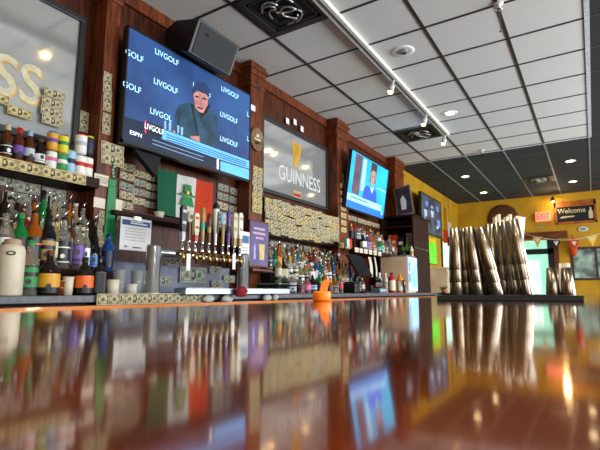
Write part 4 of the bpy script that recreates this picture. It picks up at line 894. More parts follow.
MB().box((-.07, -.01, 0), (.07, .01, .26), mat('tan_frame', '#8a7448', .4), Matrix.Rotation(-.08, 4, 'X')).build('frame', o, bevel=.004); MB().box((-.05, -.013, .03), (.05, -.0105, .23), mat('sepia_print', '#4a4030', .6, hex2='#9a8a5e', scale=22), Matrix.Rotation(-.08, 4, 'X')).build('print', o)
# framed poster leaning on the cabinet + figurine
pa, pb = ony(398.5, 188, ky0+.22), ony(411, 213, ky0+.22)
o = thing('framed_picture', 'tilted dark framed picture with white figure on top of the tall cabinet', 'picture', ((pa.x+pb.x)/2+.02, ky0+.2, kz), (-.12, 0, 0)); w2 = .145; h2 = .52
Ms = Matrix(((1, 0, -.22, 0), (0, 1, 0, 0), (0, 0, 1, 0), (0, 0, 0, 1)))
rotL = Matrix.Rotation(-.16, 4, 'Y')
MB().box((-w2, -.012, 0), (w2, .012, h2), mat('tan_frame2', '#7a6a5a', .5), rotL).build('frame', o, bevel=.004)
m = MB(); m.box((-w2+.02, -.015, .03), (w2-.02, -.0125, h2-.03), mat('dark_print', '#2c2434', .5, hex2='#4a3a50', scale=9), rotL)
m.poly([(-.05, .1), (.03, .1), (.05, .25), (0, .36), (-.05, .28)], PAPER, .001, rotL @ T((0, -.017, 0)) @ FARM); m.build('print', o)
o.location.z = kz+.025
pf = ony(404, 195, ky0+.3); o = thing('figurine', 'small white figurine behind the tilted picture on the tall cabinet', 'figurine', (pf.x, ky0+.37, kz))
MB().lathe([(0, 0), (.05, 0), (.05, .02), (.03, .04), (.035, .35), (.05, .43), (.025, .48)], PAPER, 14).build('body', o); MB().ball((0, 0, .54), (.035, .035, .045), PAPER, 12, 8).build('head', o)
# third screen on yellow wall
X3_ = -2.74
qa, qb, qc, qd = onx(421.5, 192, X3_), onx(442, 203, X3_), onx(421, 233, X3_), onx(440.5, 237, X3_)
y0, y1, z0, z1 = (qa.y+qc.y)/2, (qb.y+qd.y)/2, (qc.z+qd.z)/2, (qa.z+qb.z)/2
tv3 = thing('television', 'dim wall screen with blue-grey picture on the yellow wall', 'television', (X3_, (y0+y1)/2, (z0+z1)/2)); w, h = y1-y0, z1-z0
MB().box((-w/2, -h/2, -.05), (w/2, h/2, -.002), BLACK, WALLM).build('housing', tv3, bevel=.004)
m = MB(); R(.02, .03, .98, .97, em('screen3_slate', '#3d4c60', .5, hex2='#1c2430', scale=5), .001)
r3 = random.Random(4)
for k in range(14):
    s, t_ = r3.uniform(.08, .85), r3.uniform(.1, .85); R(s, t_, s+r3.uniform(.04, .14), t_+r3.uniform(.05, .2), (em('screen3_blue', '#4f78b4', .7), em('screen3_pale', '#8c9cb8', .7), em('screen3_dark', '#12161e', .3))[k % 3], .002+k*.0002)
m.build('screen', tv3); MB().box((-.3, -.2, -.2), (.3, .2, -.05), BLACKM, WALLM).build('wall_mount', tv3)
m = MB()
for a, b2 in (((-w/2, -h/2, -.004), (w/2, -h/2+.02, .007)), ((-w/2, h/2-.015, -.004), (w/2, h/2, .007)), ((-w/2, -h/2, -.004), (-w/2+.015, h/2, .007)), ((w/2-.015, -h/2, -.004), (w/2, h/2, .007))): m.box(a, b2, BLACK, WALLM)
m.build('bezel', tv3)
# bright green poster, cream panel, pot below
def P4(t, w, h):
    m = MB(); m.box((-w/2, -h/2, -.01), (w/2, h/2, 0), BLACK, WALLM); m.build('backing', t)
    m = MB(); m.poly([(-w*.48, -h*.48, .001), (w*.48, -h*.48, .001), (w*.48, h*.22, .001), (-w*.48, h*.22, .001)], em('lit_green_sign', '#62c41a', .75, hex2='#4aa812', scale=3), 0, WALLM); m.poly([(-w*.48, h*.22, .001), (w*.48, h*.22, .001), (w*.48, h*.48, .001), (-w*.48, h*.48, .001)], em('lit_yellow_sign', '#c8a422', .5), 0, WALLM); m.build('sign_face', t)
poster('lit_sign', 424, 231, 437.5, 265, W+.03, 'bright lit green sign with yellow top under the third screen', P4)
a, c_ = onx(427, 268, W+.03), onx(436, 297, W+.03)
# ================================================================ FAR WALL
MINT = em('mint_daylit_pane', '#9fd8c0', .85, hex2='#7cc0a4', scale=3)
def pane_window(name, x0, x1, z0, z1, mull=(), rails=()):
    t = bpy.data.objects.new(name, None); COL.objects.link(t); t['kind'] = 'structure'; t.location = ((x0+x1)/2, FAR, z0)
    w, h = (x1-x0)/2, z1-z0; f = MB(); fw = .05
    for a, b in (((-w, .0), (-w+fw, h)), ((w-fw, 0), (w, h)), ((-w, 0), (w, fw)), ((-w, h-fw), (w, h))): f.box((a[0], -.02, a[1]), (b[0], .1, b[1]), WINDOWF)
    for x in mull: f.box((x-t.location.x-.025, -.01, 0), (x-t.location.x+.025, .08, h), WINDOWF)
    for z in rails: f.box((-w, -.01, z-z0-.02), (w, .08, z-z0+.02), WINDOWF)
    f.build('window_frame', t); MB().box((-w+fw, .04, fw), (w-fw, .05, h-fw), MINT).build('window_pane', t); return t
pane_window('window_1', -2.9, -1.72, .75, 2.36, (-2.4,))
w2_ = pane_window('window_2', -.40, .75, 1.35, 2.12, (.1,))
for ch in w2_.children:
    if ch.name.startswith('window_pane'): ch.data.materials[0] = em('grey_green_pane', '#8fa498', .55, hex2='#3d4844', scale=4)
dr = bpy.data.objects.new('door_1', None); COL.objects.link(dr); dr['kind'] = 'structure'; dr.location = (-1.19, FAR, 0)
f = MB(); hw = .45; hd = 2.33
for a, b in (((-hw, 0), (-hw+.13, hd)), ((hw-.13, 0), (hw, hd)), ((-hw, 0), (hw, .3)), ((-hw, 1.99), (hw, 2.12))): f.box((a[0], -.03, a[1]), (b[0], .05, b[1]), BLACK)
f.build('door_frame', dr, bevel=.004)
MB().box((-hw+.13, .0, .3), (hw-.13, .01, 1.99), MINT).build('door_pane', dr); MB().box((-hw, 0, 2.12), (hw, .01, hd), MINT).build('transom_pane', dr)
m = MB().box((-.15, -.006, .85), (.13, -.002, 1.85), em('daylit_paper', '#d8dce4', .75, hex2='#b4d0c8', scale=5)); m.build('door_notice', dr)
MB().tube([(hw-.17, -.06, 1.0), (hw-.17, -.06, 1.3)], .012, CHROME, 8).build('door_handle', dr)
struct(MB().box((-3.4+.5, FAR-.06, 2.36), (-.42, FAR, 2.53), WOODL), 'trim_6', bevel=.01)
struct(MB().box((-1.72, FAR-.05, 0), (-1.64, FAR, 2.36), WOODL).box((-.74, FAR-.05, 0), (-.64, FAR, 2.36), WOODL), 'trim_7')
# exit sign
p = ony(543, 216.5, FAR-.06); t = thing('exit_sign', 'red lit EXIT sign on the yellow wall above the door', 'sign', (p.x, FAR-.01, p.z))
MB().box((-.17, -.05, -.115), (.17, .0, .115), em('exit_face', '#f08a70', .7)).build('sign_housing', t, bevel=.006)
m = MB(); m.text('EXIT', .2, em('exit_red', '#e8231c', 1.0), T((0, -.052, 0)) @ FARM, font_scale=(.72, 1.05)); m.build('lettering', t)
p = ony(540, 227, FAR-.01); tag(MB().box((-.09, -.01, -.025), (.09, 0, .025), mat('grey_plate', '#8a8460', .5)).build('name_plate', None, (p.x, FAR, p.z)), 'small grey plate on the yellow wall under the exit sign', 'plate')
# chalkboard
p = ony(575, 212, FAR-.04); t = thing('chalkboard', 'wood framed black chalkboard reading Welcome with a drawn bottle', 'sign', (p.x, FAR-.002, p.z)); w, h = .43, .27
MB().box((-w, -.02, -h), (w, 0, h), BLACKM).build('board', t)
f = MB(); fr = mat('board_frame_wood', '#a85a1c', .45, hex2='#7a3c12', scale=14)
for a, b in (((-w, -h), (w, -h+.05)), ((-w, h-.13), (w, h)), ((-w, -h), (-w+.05, h)), ((w-.05, -h), (w, h))): f.box((a[0], -.045, a[1]), (b[0], 0, b[1]), fr)
f.build('frame', t, bevel=.004)
CH = mat('chalk', '#c4b48c', .9)
m = MB(); m.text('Welcome', .17, CH, T((-.07, -.022, .04)) @ FARM, font_scale=(.85, 1)); m.text('to the pub', .07, CH, T((-.18, -.022, -.10)) @ FARM, font_scale=(.8, 1)) if False else m.poly([(-.33, -.13), (-.02, -.105), (-.02, -.08), (-.28, -.085)], CH, 0, T((0, -.022, 0)) @ FARM)
m.poly([(.27, -.17), (.36, -.17), (.36, -.02), (.335, .03), (.33, .09), (.30, .09), (.295, .03), (.27, -.02)], CH, .001, T((0, -.022, 0)) @ FARM); m.build('chalk_lettering', t)
# picture lamp over the board
p = ony(553, 204, FAR-.25); t = thing('picture_lamp', 'warm glowing wall lamp at the upper left corner of the chalkboard', 'lamp', (p.x, FAR, p.z+.05))
MB().tube([(0, 0, .1), (0, -.12, .16), (0, -.24, .1)], .012, BLACK, 8).build('arm', t)
MB().lathe([(.02, .0), (.035, -.02), (.07, -.09), (.065, -.09), (.03, -.02)], BRASS, 16, T((0, -.24, .1))).build('lamp_shade', t)
MB().ball((0, -.24, .02), .032, em('warm_bulb', '#ffd890', 14, var=.01)).build('bulb', t)
ld = bpy.data.lights.new('picture_lamp_light', 'POINT'); ld.energy = 9; ld.color = (1, .75, .4); ld.shadow_soft_size = .04; lo = bpy.data.objects.new('picture_lamp_light', ld); COL.objects.link(lo); lo.location = (p.x, FAR-.25, p.z+.01)
# round sign, brown arch plaque, orange lantern banner
p = ony(583, 229, FAR-.02); t = thing('round_sign', 'small round silver sign on the yellow wall under the chalkboard', 'sign', (p.x, FAR-.002, p.z))
Mq = Matrix.Rotation(math.pi/2, 4, 'X')
MB().lathe([(0, 0), (.09, 0), (.09, .015), (.075, .02), (0, .02)], mat('silver_paint', '#b8b8b0', .4), 24, Mq @ Matrix.Diagonal((1.2, .7, 1, 1))).build('plate', t); MB().box((-.05, -.024, -.015), (.05, -.02, .015), INK).build('emblem', t)
p = ony(503, 219, FAR-.03); t = thing('round_plaque', 'round dark reddish-brown wooden plaque on the far yellow wall behind the shakers', 'plaque', (p.x, FAR-.002, p.z))
MB().lathe([(0, 0), (.36, 0), (.37, .03), (.33, .045), (0, .035)], mat('barrel_wood', '#5e3416', .5, hex2='#46240e', scale=8, stretch=(1, 1, 6)), 32, Mq).build('disc', t)
MB().box((-.3, -.05, -.02), (.3, -.036, .02), WOODD).build('cross_bar', t)
p = ony(573, 246, FAR-.2); t = thing('hanging_lantern', 'orange-red lantern hanging beside the far door', 'lantern', (p.x, FAR-.15, p.z))
MB().lathe([(0, -.24), (.05, -.22), (.09, .0), (.10, .12), (.06, .18), (0, .19)], mat('lantern_orange', '#c8421a', .5), 18).build('lantern_body', t); MB().tube([(0, 0, .19), (0, .14, .27)], .008, BLACK, 6).build('hook', t)
# bunting : separate pennants on one cord
cp = [(522, 233, 11.2), (537, 237, 11.2), (556, 240, 11.2), (574, 240, 11.2), (592, 236, 11.2), (612, 230, 11.2)]
pp = [ony(*q) for q in cp]; o0 = pp[2]
t = thing('bunting', 'cord of small triangular pennants strung before the far door and window', 'bunting', o0)
MB().tube([q-o0 for q in pp], .006, WHITEC, 6).build('cord', t)
for k, (px, py, mt) in enumerate(((537, 237, ORANGE), (556, 240, GREENC), (574, 240, RED), (592, 236, mat('pennant_yellow', '#e8c83a', .8)))):
    mt = mat('pennant_amber', '#d89a28', .8) if k == 0 else (BLACK if k == 1 else (ORANGC if k == 2 else mt)); q = ony(px, py, 11.2)-o0
    m = MB(); m.poly([(-.095, 0), (.095, 0), (0, -.22)], mt, .004, T(q) @ FARM); m.poly([(-.05, -.03, .001), (.05, -.03, .001), (0, -.13, .001)], CREAM, 0, T(q) @ FARM); m.build('pennant', t)
# hanging yellow-orange banner and white one near the left rear wall
for k, (px, pt, pb_, ma, mb_, lbl) in enumerate(((444.5, 208, 243, YEL, ORANGC, 'narrow yellow and orange pointed pennant hanging beside the third screen'), (449, 222, 246, WHITEC, REDCL, 'narrow white and red pennant hanging right of the yellow pennant'))):
    a, c_ = ony(px, pt, 10.2), ony(px, pb_, 10.2); hh = a.z-c_.z; t = thing('hanging_pennant', lbl, 'pennant', a)
    MB().poly([(-.02, 0), (.03, 0), (.05, -hh*.62), (-.05, -hh*.62)], ma, .006, FARM).build('upper_band', t); MB().poly([(-.05, -hh*.62), (.05, -hh*.62), (.06, -hh*1.0), (-.06, -hh)], mb_, .006, FARM).build('lower_band', t)
    MB().tube([(0, 0, 0), (0, .02, H-a.z)], .003, BLACK, 6).build('cord', t)
# sideboard of pale stuff at the left rear, small window on the rear left wall
LW = W+.012
a, c_ = onx(438, 243, LW), onx(448, 272, LW)
tw = bpy.data.objects.new('window_3', None); COL.objects.link(tw); tw['kind'] = 'structure'; tw.location = (W, 11.55, 1.2)
MB().box((0, -.8, 0), (.03, .85, 1.12), WINDOWF).build('window_frame', tw); MB().box((.03, -.74, .06), (.035, .79, 1.06), em('mint_pane_bright', '#c8e8dc', .95, hex2='#98d0b8', scale=3)).build('window_pane', tw); MB().box((.03, .0, .06), (.05, .05, 1.06), WINDOWF).build('mullion', tw)
t = thing('sideboard', 'low cream sideboard against the rear left wall under the windows', 'sideboard', (W+.02, 10.6, 0))
MB().box((0, -1.2, .08), (.45, 1.6, 1.55), mat('cream_cabinet', '#d8cbb0', .5, hex2='#bba98a', scale=2)).build('cabinet_body', t, bevel=.006); MB().box((0, -1.22, 1.55), (.48, 1.62, 1.58), CREAM).build('top', t, bevel=.004)
for k in range(4):
    d = MB().box((.45, -1.18+k*.69, .12), (.465, -.53+k*.69, 1.5), mat('cream_door', '#cdbfa0', .5)).build('door', t, bevel=.004); MB().ball((.475, -.6+k*.69, .9), .018, BRASS, 10, 6).build('knob', d)
MB().box((.0, -1.2, 0), (.42, 1.6, .08), BLACK).build('plinth', t)
# things on a small green pot at counter end
p = onx(433, 291, -2.2); p.y = max(p.y, 8.13); tb = thing('side_stand', 'dark round side stand at the end of the back counter', 'stand', (-2.2, p.y, 0))
MB().lathe([(0, 0), (.16, 0), (.16, .02), (.03, .04), (.025, CT-.04), (.14, CT-.03), (.14, CT), (0, CT)], BLACK, 20).build('pedestal', tb)
t = thing('potted_plant', 'low green plant in a terracotta pot at the end of the back counter', 'plant', (-2.2, p.y, CT))
MB().lathe([(0, 0), (.04, 0), (.055, .06), (.05, .06), (0, .055)], mat('terracotta', '#a8603a', .8), 14).build('pot', t)
m = MB()
for k in range(30):
    a = r2.uniform(0, 6.28); l = r2.uniform(.06, .13); u = Vector((math.cos(a), math.sin(a), r2.uniform(.2, .9))).normalized(); s_ = u.cross(Vector((0, 0, 1))).normalized()*.016
    b_ = Vector((0, 0, .055)); e = b_+u*l
    m.add([b_, b_+u*l*.5+s_, e, b_+u*l*.5-s_, b_+u*l*.5+Vector((0, 0, .006))], [(0, 1, 4), (1, 2, 4), (2, 3, 4), (3, 0, 4)], GR, True)
m.build('leaves', t)
# dining chairs and table far right
def chair(x, y, rz, mt, label):
    t = thing('dining_chair', label, 'chair', (x, y, 0), (0, 0, rz), 'chairs by the small window')
    MB().box((-.2, -.2, .44), (.2, .2, .48), mt).build('seat', t, bevel=.01)
    MB().box((-.19, .17, .62), (.19, .2, 1.0), mt).build('backrest', t, bevel=.01)
    for sx in (-1, 1):
        MB().tube([(sx*.17, -.17, 0), (sx*.17, -.17, .44)], .018, WOODD, 8).build('leg', t); MB().tube([(sx*.17, .18, 0), (sx*.17, .18, .95)], .018, WOODD, 8).build('leg', t)
chair(.0, 11.3, .2, ORANGC, 'orange dining chair in front of the small far window')
chair(.62, 11.2, -.3, WOODL, 'brown dining chair right of the orange one at the far window')
t = thing('dining_table', 'dark dining table under the small far window', 'table', (.35, 12.0, 0))
MB().box((-.5, -.35, .72), (.5, .35, .76), WOODD).build('tabletop', t, bevel=.005); MB().tube([(0, 0, 0), (0, 0, .72)], .05, BLACK, 10).build('pedestal', t); MB().box((-.3, -.3, 0), (.3, .3, .03), BLACK).build('foot', t)
# patterned wainscot shelf
# ================================================================ ON THE BAR : tins, mat, orange holder
BZ = BT
pa = onz(437, 300.5, BZ); ca = math.radians(16); dr_ = Vector((math.cos(ca), math.sin(ca), 0)); re_ = ray(583, 300)
L_ = (pa.y*re_[0]-pa.x*re_[1])/(dr_.x*re_[1]-dr_.y*re_[0])       # the right end lies on the sight line of its corner
mid = pa+dr_*(L_/2)
# shaker positions on the bar come first; the mat is laid under them
base = {px: onz(px, 297.6, BZ) for px in (450, 503, 487, 534, 547, 560, 565, 579)}
MATH = .012
mt_ = thing('bar_mat', 'long black rubber bar mat carrying the steel tins on the bar', 'mat', (mid.x, mid.y, BZ), (0, 0, ca))
MB().box((-L_/2, -.01, 0), (L_/2, .62, .008), BLACKM).build('mat_base', mt_, bevel=.002)
m = MB(); m.box((-L_/2, -.01, .008), (L_/2, .004, MATH), BLACKM); m.box((-L_/2, .606, .008), (L_/2, .62, MATH), BLACKM); m.box((-L_/2, .004, .008), (-L_/2+.014, .606, MATH), BLACKM); m.box((L_/2-.014, .004, .008), (L_/2, .606, MATH), BLACKM); m.build('mat_rim', mt_)
MZ = BZ+.008
TINH, TR, TT = .150, .0255, .0175
tin_me = None
def tin(loc, lean, label, group, up=False, sc=1):
    global tin_me
    if tin_me is None:
        b = MB().lathe([(0, TINH), (TT-.002, TINH), (TT, TINH-.002), (TR, .001), (TR-.0004, 0), (TR-.0015, .002), (TT-.002, TINH-.006), (0, TINH-.006)], STEEL, 28); tin_me = b.mesh('cocktail_tin')
    o = bpy.data.objects.new('cocktail_tin', tin_me); COL.objects.link(o); o.location = loc; o.rotation_euler = lean; o.scale = (sc, sc, sc)
    return tag(o, label, 'shaker tin', group)
POSN = ['bottom', 'middle', 'top', 'fourth']
def stack(px, depth, n, step, lean, where, group, hsc=1.0):
    # inverted tins nested upward, resting on the mat at the depth where the photo shows their feet
    r = ray(px, 290); k = depth/math.hypot(r[0], r[1]); x, y = r[0]*k, r[1]*k
    for i in range(n):
        h = step*i*hsc; ax = lean
        tin((x+h*math.sin(ax[1]), y-h*math.sin(ax[0]), MZ+.0005+h*math.cos(ax[0])*math.cos(ax[1])), (ax[0], ax[1], 0), '%s steel tin of the %s' % (POSN[i] if n == 3 else ('lower' if i == 0 else 'upper'), where), group, sc=hsc)
GA, GB = 'steel tins in the left cluster', 'steel tins in the tall right cluster'
dA = base[487].xy.length
STK = [(457, 0, 458, GA, 'leftmost stack in the left cluster'), (467, .03, 464.5, GA, 'second stack in the left cluster'), (477.5, 0, 471, GA, 'third stack in the left cluster'), (487, .05, 474.5, GA, 'fourth stack in the left cluster'), (496, .0, 479.5, GA, 'leaning rightmost stack in the left cluster'),
       (494, .13, 494, GB, 'leftmost stack in the tall right cluster'), (505, .12, 502, GB, 'second stack in the tall right cluster'), (515.5, .09, 509.5, GB, 'third stack in the tall right cluster'), (526, .07, 516, GB, 'leaning rightmost stack in the tall right cluster')]
for px, dp, ptop, grp, wh in STK:
    dd = dA+dp-.02; hgt = .24 if grp == GA else .262
    shift = (px-ptop)/72*.86                       # how far the stack leans towards its neighbours
    stack(px, dd, 3, .044 if grp == GA else .052, (shift*.54, -shift*.84, 0), wh, grp, 1.0 if grp == GA else 1.04)
for px, dp, lbl in ((553, 1.55, 'short steel tin standing alone on the bar before the far door, left one'), (568, 1.55, 'short steel tin on the bar in front of the upside-down white cup'), (561, 1.85, 'short steel tin half hidden between the two other single tins')):
    r = ray(px, 290); k = (dA+dp)/math.hypot(r[0], r[1]); o = tin((r[0]*k, r[1]*k, BZ), (0, 0, 0), lbl, 'single steel tins beyond the mat'); o.scale = (1.62, 1.62, 1.12)
r = ray(566.5, 290); k = (dA+1.75)/math.hypot(r[0], r[1])
t = thing('paper_cup', 'upside-down white paper cup behind the rightmost steel tin', 'cup', (r[0]*k, r[1]*k, BZ)); MB().lathe([(.042, 0), (.032, .205), (.0, .205)], CREAM, 20).build('cup_wall', t); MB().lathe([(.042, 0), (.0445, .003), (.042, .006)], CREAM, 20).build('rim', t)
# folded white menu behind the cluster, pale towel on top
r = ray(513, 290); k = (dA+.24)/math.hypot(r[0], r[1]); t = thing('folded_menu', 'tall white folded menu leaning behind the tall tin cluster', 'menu', (r[0]*k, r[1]*k, MZ), (0, 0, -YAW*-1))
Mm = Matrix.Rotation(.16, 4, 'Y')
MB().box((-.018, 0, .003), (.020, .002, .312), PAPER, Mm).build('front_leaf', t); MB().box((-.018, .012, .003), (.020, .014, .306), PAPER, Mm).build('rear_leaf', t); MB().box((-.020, 0, .003), (-.018, .014, .308), PAPER, Mm).build('fold', t)
r = ray(509, 290); k = (dA+.17)/math.hypot(r[0], r[1]); t = thing('napkin_bundle', 'bundle of cream napkins standing behind the tall tin cluster', 'napkins', (r[0]*k, r[1]*k, MZ), (0, 0, YAW))
for q in range(7):
    u = -.034+q*.0115; hq = .296+.012*math.sin(q*2.1); MB().box((u-.004, -.012+.003*(q % 3), 0), (u+.005, .012, hq), CREAM, Matrix.Rotation(.03*(q-3)/3+.02, 4, 'Y')).build('napkin', t)
# orange holder on the bar
p = onz(322, 301.2, BZ); t = thing('orange_pourer', 'bright orange plastic container with slanted spout on the bar edge', 'container', (p.x, p.y, BZ), (0, 0, YAW))
s = .895*20/457*1.0/2
MB().lathe([(0, 0), (s*.94, 0), (s, .003), (s, .018), (s*.94, .0215), (0, .0215)], ORANGE, 28, None, 5).build('base_cup', t)
sp_ = MB(); a = [(-.006, .021), (.010, .021), (.0165, .042), (.0175, .046), (.006, .0465), (-.001, .040)]
sp_.poly(a, ORANGE, .016, T((0, -.008, 0)) @ FARM); sp_.build('spout', t, bevel=.0015)
# ================================================================ CEILING FITTINGS
def disc_light(px, py, label, lit='#ffe2a8', em_s=14, r=.085, grp='recessed lights'):
    p = onz(px, py, H); t = thing('recessed_light', label, 'ceiling light', (p.x, p.y, H-.002), (0, 0, 0), grp)
    MB().lathe([(r*.72, -.004), (r, -.008), (r*1.1, -.002), (r*1.1, .0)], PAPER, 24).build('trim_ring', t)
    MB().lathe([(0, -.003), (r*.72, -.003)], em('downlight_lens', lit, em_s, var=.01), 20).build('lens', t)
    return p
RL = [(450, 113, 'lit recessed light in the white ceiling beside the track light'), (465, 176.5, 'left front recessed light in the black ceiling'), (483.5, 192.5, 'left rear recessed light in the black ceiling'), (570, 161, 'right front recessed light in the black ceiling'), (572.5, 181.5, 'right rear recessed light in the black ceiling')]
FILL_XY = [(x, y) for y in (-1.6, .9) for x in (1.1, 2.7)]  # unseen ceiling lights added as warm fill for the back bar
for k, (x, y) in enumerate(FILL_XY):
    t = thing('recessed_light', ['warm recessed light in the black ceiling behind the viewer, nearer the bar', 'warm recessed light in the black ceiling behind the viewer, nearer the windows', 'warm recessed light in the black ceiling over the seats, nearer the bar', 'warm recessed light in the black ceiling over the seats, nearer the windows'][k], 'ceiling light', (x, y, H-.002), (0, 0, 0), 'recessed lights')
    MB().lathe([(.061, -.004), (.085, -.008), (.0935, -.002), (.0935, .0)], PAPER, 24).build('trim_ring', t)
    MB().lathe([(0, -.003), (.061, -.003)], em('downlight_lens', '#ffe2a8', 14, var=.01), 20).build('lens', t)
    ld = bpy.data.lights.new('downlight', 'SPOT'); ld.energy = 330; ld.color = (1, .88, .72); ld.spot_size = 2.5; ld.spot_blend = .9; ld.shadow_soft_size = .1
    lo = bpy.data.objects.new('downlight', ld); COL.objects.link(lo); lo.location = (x, y, H-.03)
for px, py, l in RL:
    p = disc_light(px, py, l)
    ld = bpy.data.lights.new('downlight', 'SPOT'); ld.energy = 55; ld.color = (1, .82, .58); ld.spot_size = 2.2; ld.spot_blend = .8; ld.shadow_soft_size = .08
    lo = bpy.data.objects.new('downlight', ld); COL.objects.link(lo); lo.location = (p.x, p.y, H-.03)
# unlit eyeball
p = onz(403, 51, H); t = thing('eyeball_light', 'unlit white eyeball fitting in the white ceiling right of the track', 'ceiling light', (p.x, p.y, H))
MB().lathe([(.055, -.006), (.095, -.012), (.11, -.004), (.11, 0)], PAPER, 28).build('trim_ring', t); MB().ball((0, 0, 0), (.056, .056, .03), mat('grey_eye', '#8a8884', .4), 18, 10).build('eyeball', t); MB().lathe([(0, -.032), (.022, -.030)], BLACK, 16, T((.012, 0, 0))).build('aperture', t)
# track light
tx = -1.675; ty0, ty1 = -.6, 6.74
t = thing('track_light', 'long white track light with small spot heads along the white ceiling', 'track light', (tx, 4, H))
WHM = mat('white_metal', '#d9d7d0', .35)
MB().box((-.04, ty0-4, -.045), (.04, ty1-4, 0), WHM).box((-.012, ty0-4, -.047), (.012, ty1-4, -.0448), mat('track_slot', '#55524c', .5)).build('rail', t, bevel=.003)
BULB = em('track_bulb', '#ffcf80', 30, var=.01)
for yy, lit in ((.4, True), (2.08, True), (4.55, True), (5.72, True), (6.66, True)):  # nearest head added unseen as fill; the third is lit for fill as well
    hd_ = MB().lathe([(.012, .0), (.012, -.05), (.03, -.055), (.034, -.13), (.030, -.13), (.02, -.07)], WHM, 16, T((.0, yy-4, -.045)) @ Matrix.Rotation(.35, 4, 'Y')).build('spot_head', t)
    q = T((0, yy-4, -.045)) @ Matrix.Rotation(.35, 4, 'Y')
    if lit:
        m = MB(); m.ball(q @ Vector((0, 0, -.128)), .026, BULB, 14, 8); m.build('bulb', hd_)
        ld = bpy.data.lights.new('track_spot', 'SPOT'); ld.energy = 75; ld.color = (1, .82, .56); ld.spot_size = 2.1; ld.spot_blend = .7; ld.shadow_soft_size = .04
        lo = bpy.data.objects.new('track_spot', ld); COL.objects.link(lo); lo.location = (tx-.07, yy, H-.24); lo.rotation_euler = (0, -.75, 0)
# air vents
def vent(x0, x1, y0, y1, label, curled=True, m2=None):
    t = thing('ceiling_vent', label, 'vent', ((x0+x1)/2, (y0+y1)/2, H)); a, b = (x1-x0)/2, (y1-y0)/2
    f = MB(); k = .06
    VG = mat('vent_dark', '#28241f', .5)
    for p0, p1 in (((-a, -b), (a, -b+k)), ((-a, b-k), (a, b)), ((-a, -b+k), (-a+k, b-k)), ((a-k, -b+k), (a, b-k))): f.box((p0[0], p0[1], -.014), (p1[0], p1[1], 0), VG)
    f.build('frame', t, bevel=.004)
    MB().box((-a+k, -b+k, -.003), (a-k, b-k, -.001), BLACKM).build('duct_opening', t)
    for q in range(1, 4):
        s_ = q/4.0; l = MB()
        for p0, p1 in (((-a*s_, -b*s_), (a*s_, -b*s_+.02)), ((-a*s_, b*s_-.02), (a*s_, b*s_)), ((-a*s_, -b*s_), (-a*s_+.02, b*s_)), ((a*s_-.02, -b*s_), (a*s_, b*s_))): l.box((p0[0], p0[1], -.012-.004*(3-q)), (p1[0], p1[1], -.008-.004*(3-q)), VG)
        l.build('louvre', t)
    if curled:
        rr = random.Random(5); m = MB(); FO = mat('foil_duct', '#b8b4ac', .3, .8)
        for q in range(9):
            an = rr.uniform(0, 6.28); c0_ = Vector((rr.uniform(-.08, .08), rr.uniform(-.08, .08), -.03)); m.tube([c0_+Vector((math.cos(an+s)*.09, math.sin(an+s)*.09, .012*math.sin(s*2))) for s in (0, .5, 1.0, 1.5, 2.0)], .009, FO, 6)
        m.build('foil_core', t)
vent(-2.31, -1.715, 2.61, 3.19, 'dark square ceiling vent with crumpled foil core near the top picture edge')
vent(-2.31, -1.715, 6.23, 6.78, 'dark square ceiling vent beside the far end of the track light')
t_ = onz(538, 180, H); vent(-1.09, -.51, 10.35, 10.92, 'ceiling vent with glinting louvres in the black ceiling', True)
# sprinklers
for px, py, lbl, ch in ((498.5, 3, 'white ceiling hook with a short hanging cord in the white ceiling', True), (482, 150, 'small white sprinkler head where white ceiling meets black ceiling', False)):
    p = onz(px, py, H); t = thing('ceiling_hook' if ch else 'sprinkler_head', lbl, 'hook' if ch else 'sprinkler', (p.x, p.y, H-.004))
    MB().lathe([(0, 0), (.04, 0), (.036, -.012), (.014, -.02), (.014, -.05), (0, -.05)], WHM, 16).build('base', t); MB().lathe([(0, -.05), (.026, -.052), (.026, -.056), (0, -.058)], CHROME, 14).build('deflector', t)
    if ch: MB().tube([(0, 0, -.05), (.004, 0, -.15), (.0, .004, -.24)], .003, INK2, 6).build('cord', t); MB().ball((0, .004, -.245), .008, INK, 8, 6).build('bead', t)
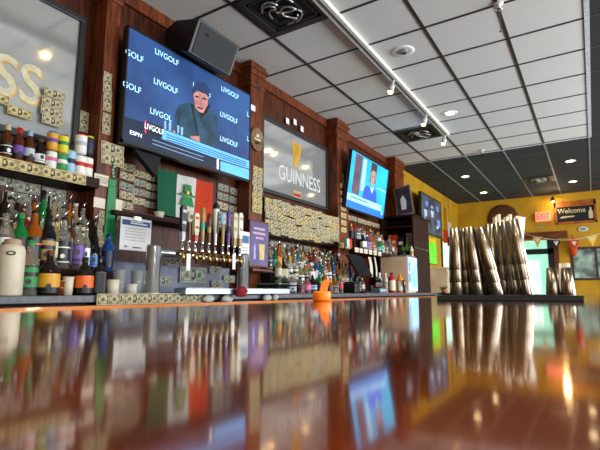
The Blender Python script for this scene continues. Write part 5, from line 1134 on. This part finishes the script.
# windows in right and front walls with frames; the last right one and the front one are unseen fill additions
for i, (a, b) in enumerate(RWIN):
    f = MB(); y0, y1 = -b, -a
    for s0, s1 in (((y0, .8), (y0+.06, 2.9)), ((y1-.06, .8), (y1, 2.9)), ((y0, .8), (y1, .86)), ((y0, 2.84), (y1, 2.9)), (((y0+y1)/2-.03, .8), ((y0+y1)/2+.03, 2.9))): f.box((RIGHT, s0[0], s0[1]), (RIGHT+.06, s1[0], s1[1]), WINDOWF)
    struct(f, 'window_%d' % (i+4))
    ld = bpy.data.lights.new('window_daylight', 'AREA'); ld.shape = 'RECTANGLE'; ld.size = 2.1; ld.size_y = 2.4; ld.energy = 270 if i < 3 else 150; ld.color = (.88, .95, 1)
    lo = bpy.data.objects.new('window_daylight', ld); COL.objects.link(lo); lo.location = (RIGHT+.09, (y0+y1)/2, 1.85); lo.rotation_euler = (0, math.radians(90), 0)
for i, (x0, x1) in enumerate(((1.6, 3.6),)):  # unseen front window, added to light the bottles from the camera side
    f = MB()
    for s0, s1 in (((x0, .8), (x0+.06, 2.6)), ((x1-.06, .8), (x1, 2.6)), ((x0, .8), (x1, .86)), ((x0, 2.54), (x1, 2.6))): f.box((s0[0], NEAR-.06, s0[1]), (s1[0], NEAR, s1[1]), WINDOWF)
    struct(f, 'window_%d' % (i+8))
    ld = bpy.data.lights.new('window_daylight', 'AREA'); ld.shape = 'RECTANGLE'; ld.size = x1-x0-.1; ld.size_y = 1.7; ld.energy = 40; ld.color = (.9, .95, 1)
    lo = bpy.data.objects.new('window_daylight', ld); COL.objects.link(lo); lo.location = ((x0+x1)/2, NEAR-.09, 1.7); lo.rotation_euler = (math.radians(90), 0, 0)
# ================================================================ WORLD, CAMERA, VIEW
wd_ = bpy.data.worlds.new('sky'); S.world = wd_; wd_.use_nodes = True
bg = wd_.node_tree.nodes['Background']; bg.inputs[0].default_value = (.75, .87, 1, 1); bg.inputs[1].default_value = 1.0
cd = bpy.data.cameras.new('camera'); cam = bpy.data.objects.new('camera', cd); COL.objects.link(cam); S.camera = cam
cd.sensor_fit = 'HORIZONTAL'; cd.sensor_width = 7.0; cd.lens = 7.0*FPX/600; cd.clip_start = .004; cd.clip_end = 60
cam.location = (0, 0, CZ); cam.rotation_euler = (math.pi/2+PITCH, 0, YAW)
cd.dof.use_dof = True; cd.dof.focus_distance = 2.6; cd.dof.aperture_fstop = 1.8
S.view_settings.view_transform = 'Standard'; S.view_settings.look = 'None'; S.view_settings.exposure = 0.12; S.view_settings.gamma = 1
S.view_settings.use_curve_mapping = False
S.cycles.use_denoising = True; S.cycles.max_bounces = 10; S.cycles.transmission_bounces = 8; S.cycles.glossy_bounces = 5; S.cycles.diffuse_bounces = 4
S.cycles.caustics_reflective = False; S.cycles.sample_clamp_indirect = 6
